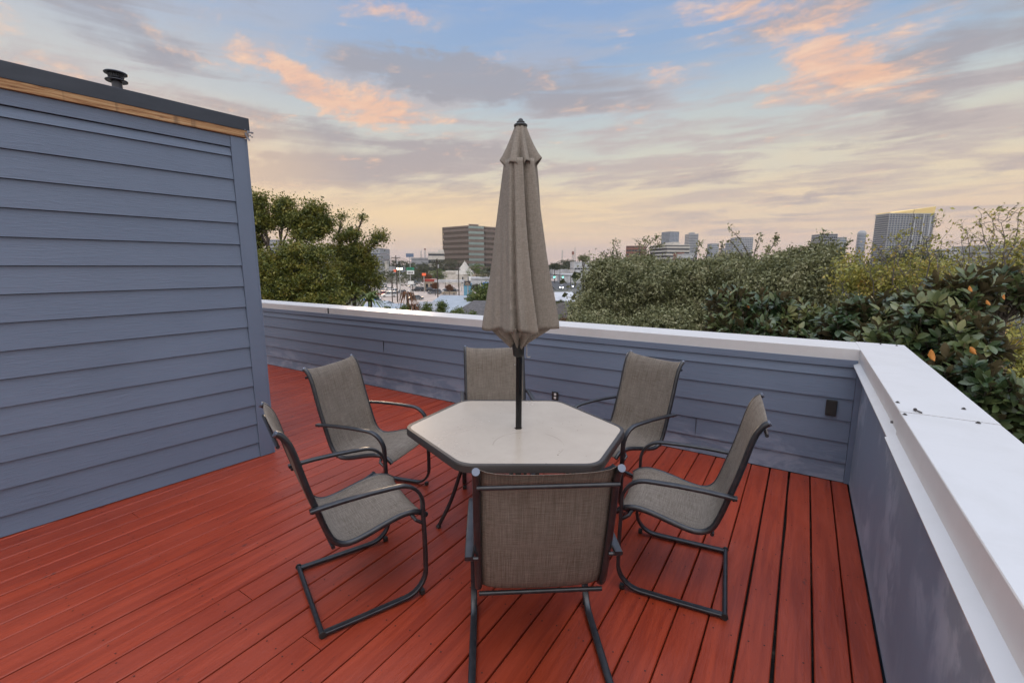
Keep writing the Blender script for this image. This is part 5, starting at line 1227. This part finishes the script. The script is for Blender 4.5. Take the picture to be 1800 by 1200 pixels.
# vehicles
def make_car(kind, paint, lights=False):
    L, Wd, Ht = {'sedan': (4.7, 1.8, 1.45), 'suv': (4.8, 1.95, 1.78), 'pickup': (5.6, 2.0, 1.85), 'van': (5.2, 2.0, 2.1)}[kind]
    t = thing('parked_car', 'x', 'car'); hw = Wd / 2
    belt = Ht * .56; clr = .22
    pr = [(-L / 2, clr + .1), (-L / 2, belt * .82), (-L / 2 + .15, belt * .98), (L / 2 - 1.15, belt), (L / 2 - .12, belt * .80), (L / 2, belt * .62), (L / 2, clr + .05), (L / 2 - .2, clr), (-L / 2 + .2, clr)]
    m_ = MB(); n = len(pr)
    secs = [(-hw, .94, .02), (-hw + .10, 1, 0), (hw - .10, 1, 0), (hw, .94, .02)]
    vs = [(x * k, y, z * (1 if z < .5 else 1 - dz)) for y, k, dz in secs for x, z in pr]
    fs = [tuple(range(n)), tuple(range(4 * n - 1, 3 * n - 1, -1))] + [(j * n + (i + 1) % n, j * n + i, (j + 1) * n + i, (j + 1) * n + (i + 1) % n) for j in range(3) for i in range(n)]
    m_.add(vs, fs); m_.build('body', 'car_' + paint, t, smooth=True, angle=35)
    x0, x1, x2, x3 = {'sedan': (-1.75, -1.0, .55, 1.25), 'suv': (-2.3, -2.0, .5, 1.2), 'pickup': (-.5, -.35, .9, 1.5), 'van': (-2.5, -2.4, 1.1, 2.0)}[kind]
    def cab(e, zt, zb):
        a = hw - .08 - e; b_ = hw - .26 - e
        return [(x0 + e, -a, zb), (x3 - e, -a, zb), (x3 - e, a, zb), (x0 + e, a, zb), (x1 + e, -b_, zt), (x2 - e, -b_, zt), (x2 - e, b_, zt), (x1 + e, b_, zt)]
    bf = [(3, 2, 1, 0), (4, 5, 6, 7), (0, 1, 5, 4), (1, 2, 6, 5), (2, 3, 7, 6), (3, 0, 4, 7)]
    MB().add(cab(0, Ht - .07, belt * .97), bf).build('windows', 'glassd', t)
    rf = MB().add([(x1 - .08, -(hw - .27), Ht - .07), (x2 + .08, -(hw - .27), Ht - .07), (x2 + .08, hw - .27, Ht - .07), (x1 - .08, hw - .27, Ht - .07), (x1 + .05, -(hw - .36), Ht), (x2 - .05, -(hw - .36), Ht), (x2 - .05, hw - .36, Ht), (x1 + .05, hw - .36, Ht)], bf)
    for xx in ((x0 + x3) / 2,):
        for s in (-1, 1):
            rf.add([(xx - .05, s * (hw - .07), belt), (xx + .05, s * (hw - .07), belt), (xx + .05, s * (hw - .25), Ht - .05), (xx - .05, s * (hw - .25), Ht - .05)], [(0, 1, 2, 3)])
    rf.build('roof', 'car_' + paint, t)
    for sx in (-1, 1):
        for sy in (-1, 1):
            wl = MB().tube([(sx * L * .31, sy * (hw - .20), .34), (sx * L * .31, sy * (hw + .02), .34)], .34, 16).build('wheel', 'tyre', t)
            MB().tube([(sx * L * .31, sy * (hw + .0), .34), (sx * L * .31, sy * (hw + .03), .34)], .20, 12).build('rim', 'steel', wl)
    for sy in (-1, 1):
        MB().cbox((L / 2 - .04, sy * (hw - .35), belt * .66), (.12, .36, .16)).build('headlight', 'lamp_c' if lights else 'steel', t)
        MB().cbox((-L / 2 + .04, sy * (hw - .25), belt * .74), (.10, .26, .18)).build('tail_light', 'signred' if lights else 'redroof', t)
    return t
cars = [(684, 522, 'suv', 'white', 200, 'white suv on the left of the car park between two poles'), (655, 529, 'sedan', 'blue', 190, 'bright blue car nearest the left trees'), (677, 509, 'sedan', 'silver', 5, 'silver car in the far row behind the white suv'),
        (687, 510, 'sedan', 'white', 10, 'white car next in the far row beside the tallest pole'), (697, 516, 'pickup', 'white', 190, 'white pickup behind the tallest utility pole'), (672, 519, 'sedan', 'red', 195, 'red car half behind the leftmost utility pole'),
        (730, 527, 'sedan', 'grey', 200, 'grey sedan nearest us before the dried palm'), (735, 512, 'suv', 'black', 165, 'black suv beside the white car under the sign'), (744, 511, 'sedan', 'white', 12, 'white car parked beside the black suv'),
        (706, 516, 'sedan', 'grey', 185, 'grey car right of the pale lamp post'), (760, 513, 'suv', 'black', 20, 'black suv left of the slim pole in the back'), (764, 517, 'suv', 'grey', 190, 'dark grey suv in front, crossed by the slim utility pole'),
        (783, 514, 'sedan', 'white', 185, 'white low car right of the dark suvs'), (797, 512, 'sedan', 'silver', 12, 'silver car beside the church utility pole'), (790, 518, 'van', 'tanc', 185, 'tan van near the metal roof'),
        (733, 499, 'suv', 'silver', 250, 'silver suv by the red roofed shop'), (726, 505, 'sedan', 'white', 190, 'white car below the white sign board'), (790, 489, 'sedan', 'white', 190, 'white car behind the canopy, left one'), (802, 489, 'sedan', 'silver', 185, 'silver car behind the canopy before the church'), (812, 490, 'pickup', 'black', 185, 'black pickup behind the canopy right of the church pole')]
lib = {}
for (x, y, kind, paint, ang, lb) in cars:
    key = (kind, paint); b = G(x, y)
    if key in lib: c = copy_tree(lib[key])
    else: c = make_car(kind, paint); lib[key] = c
    c.location = (b.x, b.y, ZG + .015); c.rotation_euler = (0, 0, YAW + rad(ang)); c['label'] = lb; c['group'] = 'cars parked in the lot'; c['category'] = 'car'
for i, (x, y, lb) in enumerate([(987, 507, 'oncoming car with glaring headlights, left of two beside the umbrella'), (1005, 505, 'oncoming car with glaring headlights next to the oak')]):
    if i == 0: cc = make_car('sedan', 'silver', True)
    else: cc = copy_tree(cc)
    b = G(x, y); cc.location = (b.x, b.y, ZG + .02); cc.rotation_euler = (0, 0, math.atan2(-b.y, -b.x)); cc['label'] = lb; cc['group'] = 'oncoming cars with headlights on'; cc['category'] = 'car'

# mid-distance trees one can tell apart, then the far wood
midt = [(690, 488, 190, 30, 14, 'leaf_far', 'wide dark tree behind the left row of cars'), (725, 492, 175, 22, 16, 'leaf_far', 'dark rounded tree under the green and white sign'), (745, 472, 240, 22, 10, 'leaf_far', 'dark tree behind the orange red sign'),
        (770, 482, 215, 16, 10, 'leaf_green', 'yellowish tree left of the church'), (838, 476, 200, 20, 14, 'leaf_green', 'green rounded tree just right of the church'), (860, 480, 190, 16, 12, 'leaf_far', 'dark tree beside the umbrella under the brown office'),
        (795, 466, 250, 26, 12, 'leaf_far', 'large dark tree at the foot of the brown office'), (770, 465, 255, 14, 10, 'leaf_far', 'dark tree below the low white office'), (700, 464, 300, 26, 7, 'leaf_far', 'far dark tree left of the signs'), (660, 474, 260, 22, 9, 'leaf_far', 'dark tree at the right edge of the left trees'),
        (790, 505, 150, 6, 4, 'leaf_brown', 'small reddish tree beside the yellow stall'), (765, 502, 150, 5, 5, 'leaf_brown', 'bare brownish tree by the canopy column'), (838, 506, 130, 10, 7, 'leaf_far', 'dark bush before the bright blue shop'),
        (1000, 462, 330, 22, 6, 'leaf_far', 'far dark tree row piece right of the umbrella'), (1026, 455, 120, 11, 8, 'leaf_oak', 'small dark treetop poking above the white hall'), (975, 468, 260, 12, 6, 'leaf_far', 'dark tree against the umbrella edge at right'), (986, 533, 60, 12, 6, 'leaf_far', 'dark bush between the white low roof and the brown one'),
        (992, 570, 34, 18, 16, 'leaf_brown', 'reddish brown low bush under the oak by the coping'), (1180, 462, 150, 30, 8, 'leaf_far', 'tree below the banded office'), (1655, 470, 60, 20, 8, 'leaf_green', 'green treetop right of the yellow tree'), (750, 486, 200, 10, 5, 'leaf_brown', 'low brown shrub right of the green sign')]
for (x, y, dep, rx, ry, lm, lb) in midt:
    s = dep / F
    tree('distant_tree' if dep > 100 else 'bush', lb, [B(x - rx * .4, y, dep, rx * .6, ry * .8), B(x + rx * .35, y + 1, dep, rx * .65, ry * .9), B(x, y - ry * .35, dep, rx * .5, ry * .7)], 130, 22, 1.4 * s, 1.5 * s, lm, group='trees among the far shops', shell=.4)
# far wood: reads as one mass along the skyline
def wood(name, az0, az1, d0, d1, n, hh_, ls):
    a = np.radians(rng.uniform(az0, az1, n)); dd = rng.uniform(d0, d1, n); hgt = hh_ * rng.uniform(.6, 1.1, n)
    base_ = np.stack([np.sin(a) * dd, np.cos(a) * dd, np.full(n, ZG)], 1); k = 60
    pts = base_[:, None, :] + rng.normal(size=(n, k, 3)) * np.array([1, 1, 0]) * (hgt[:, None, None] * .34)
    pts[:, :, 2] = ZG + hgt[:, None] * (.15 + .85 * rng.random((n, k)) ** .7) * (1 - .35 * rng.random((n, k)))
    v, f = leafmesh(pts.reshape(-1, 3), ls, .8); o = np_object(name, v, f, 'leaf_far'); tag(o, kind='stuff'); return o
w1 = wood('far_wood', -66, 20, 330, 1400, 1500, 11, 3.6); w1['label'] = 'far belt of trees along the skyline'
w2 = wood('near_wood', -60, -30, 250, 420, 60, 7.5, 1.6); w2['label'] = 'loose trees between the roofs'
w3 = wood('under_wood', -22.5, 16, 28, 240, 260, 9.5, .9); w3['label'] = 'tree canopy filling the blocks behind the oaks'
# plain houses and shops scattered through the blocks
random.seed(21)
k = 0
for i in range(30):
    a = rad(random.uniform(-62, -24)); dd = random.uniform(230, 700); x, y = math.sin(a) * dd, math.cos(a) * dd
    wd, dp_, h = random.uniform(12, 34), random.uniform(10, 22), random.uniform(3.5, 6.5)
    col_ = random.choice(['pale', 'tan', 'grey', 'white']); mt = {'pale': 'stucco', 'tan': 'tan', 'grey': 'greybuild', 'white': 'roofwhite'}[col_]
    t = thing('low_building', 'low %s flat roofed shop building far off among the trees' % col_, 'building', (x, y, ZG), -a + random.uniform(-.4, .4), 'far low %s shop buildings' % col_)
    MB().box(-wd / 2, -dp_ / 2, 0, wd / 2, dp_ / 2, h).build('wall', mt, t); MB().box(-wd / 2 - .2, -dp_ / 2 - .2, h + .002, wd / 2 + .2, dp_ / 2 + .2, h + .4).build('roof', random.choice(['roofwhite', 'greybuild', 'shingle']), t)
    MB().box(-wd / 2 + 1, -dp_ / 2 - .05, .8, wd / 2 - 1, -dp_ / 2 + .05, 2.6).build('window_band', 'glassd', t)

# evening haze
hm = bpy.data.materials.new('evening_haze'); hm.use_nodes = True; ht = hm.node_tree; ht.nodes.clear()
pv = ht.nodes.new('ShaderNodeVolumePrincipled'); pv.inputs['Color'].default_value = (.80, .82, .88, 1); pv.inputs['Density'].default_value = .00013; pv.inputs['Anisotropy'].default_value = 0
ho = ht.nodes.new('ShaderNodeOutputMaterial'); ht.links.new(pv.outputs[0], ho.inputs['Volume']); M['haze'] = hm
hz_ = MB().box(-4100, -4100, ZG - 1.2, 4100, 4100, 170).build('haze', 'haze'); tag(hz_, kind='stuff')
